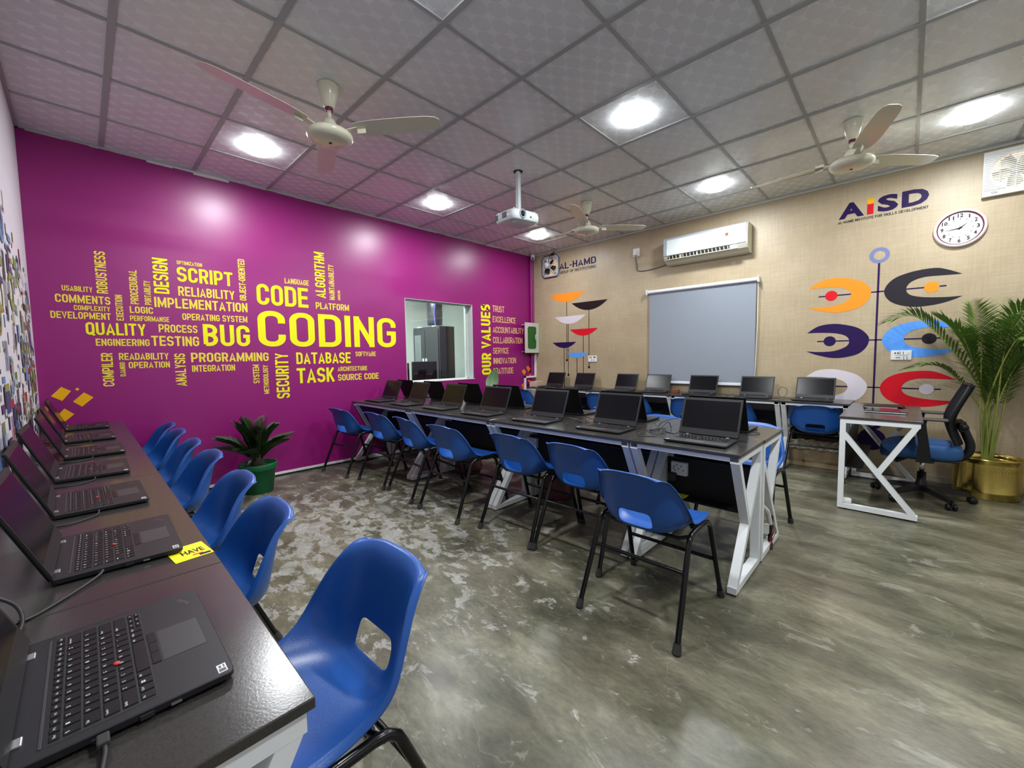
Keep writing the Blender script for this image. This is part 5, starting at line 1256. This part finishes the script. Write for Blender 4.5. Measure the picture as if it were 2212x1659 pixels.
for i, (x, lab) in enumerate([(.60, 'first and second'), (1.20, 'second and third'), (1.80, 'third and fourth'), (2.42, 'fourth and fifth'), (3.02, 'fifth and sixth'), (3.62, 'sixth and seventh')]):
    pts = [(x-.10, -3.03, T_+.004)]
    for k in range(5 if i < 4 else 8):
        pts.append((x-.06+rn.uniform(-.01, .13), -2.93+rn.uniform(-.10, .10), T_+(rn.uniform(.0, .05) if k % 2 else 0)))
    pts.append((x+.03, -2.80, T_)); cable(pts, 'tangled black cable on the middle desks between the '+lab+' laptops', .0024)
cable([(3.55, -2.78, T_), (3.62, -2.86, T_+.05), (3.70, -2.80, T_+.07), (3.74, -2.92, T_), (3.66, -3.02, T_), (3.58, -3.08, T_+.01), (3.60, -3.16, T_), (3.68, -3.12, T_), (3.70, -3.0, T_+.02), (3.64, -2.92, T_), (3.75, -2.98, T_), (3.765, -3.03, T_)], 'large cable loop left of the nearest laptop of the middle desks', .0024)
cable([(4.08, -2.60, T_), (4.13, -2.63, T_), (4.12, -2.70, T_), (4.06, -2.70, T_), (4.05, -2.64, T_)], 'short coiled cable at the right end of the back row', .0024)
for i, (x, lab) in enumerate([(.92, 'first and second'), (1.50, 'second and third'), (2.75, 'fourth and fifth'), (3.24, 'fifth and sixth')]):
    cable([(x-.10, -.30, T_), (x-.04, -.26, T_+.02), (x+.02, -.28, T_), (x+.06, -.22, T_+.02), (x+.11, -.24, T_)], 'thin cable on the beige wall desks between the '+lab+' laptops', .0024)
cable([(3.70, -.26, T_), (3.78, -.24, T_), (3.83, -.22, T_+.03), (3.84, -.20, T_+.09), (3.79, -.19, T_+.115), (3.755, -.20, T_+.07), (3.78, -.22, T_+.015), (3.86, -.23, T_), (3.90, -.26, T_)], 'upright cable loop between the two laptops nearest the teacher desk', .0026)
# ------------------------------------------------------------------ camera, world, view
for o in list(bpy.data.objects):
    if '_used' in o: del o['_used']
cam = bpy.data.cameras.new('camera'); cam.sensor_width = 36; cam.lens = 888.707/2212*36; cam.clip_start = .02; cam.clip_end = 60
co = bpy.data.objects.new('camera', cam); COL.objects.link(co); SC.camera = co
yaw, pit, rol = .7652, -.0665, -.0146
f = Vector((-math.sin(yaw)*math.cos(pit), math.cos(yaw)*math.cos(pit), math.sin(pit)))
rt = Vector((math.cos(yaw), math.sin(yaw), 0)); up = rt.cross(f); c, s = math.cos(rol), math.sin(rol)
r2 = rt*c+up*s; u2 = rt*-s+up*c
co.matrix_world = Matrix(((r2.x, u2.x, -f.x, 4.7744), (r2.y, u2.y, -f.y, -5.5103), (r2.z, u2.z, -f.z, 1.2314), (0, 0, 0, 1)))
w = bpy.data.worlds.new('world'); SC.world = w; w.use_nodes = True
w.node_tree.nodes['Background'].inputs[0].default_value = (.8, .85, 1, 1); w.node_tree.nodes['Background'].inputs[1].default_value = .05
vs_ = SC.view_settings; vs_.view_transform = 'Standard'; vs_.look = 'None'; vs_.exposure = -0.3; vs_.gamma = 1; vs_.use_curve_mapping = False
SC.cycles.max_bounces = 6; SC.cycles.diffuse_bounces = 4; SC.cycles.glossy_bounces = 3; SC.cycles.use_adaptive_sampling = True; SC.cycles.adaptive_threshold = .06; SC.cycles.transmission_bounces = 6
SC.cycles.caustics_reflective = False; SC.cycles.caustics_refractive = False; SC.cycles.sample_clamp_indirect = 6
SC.cycles.use_denoising = True
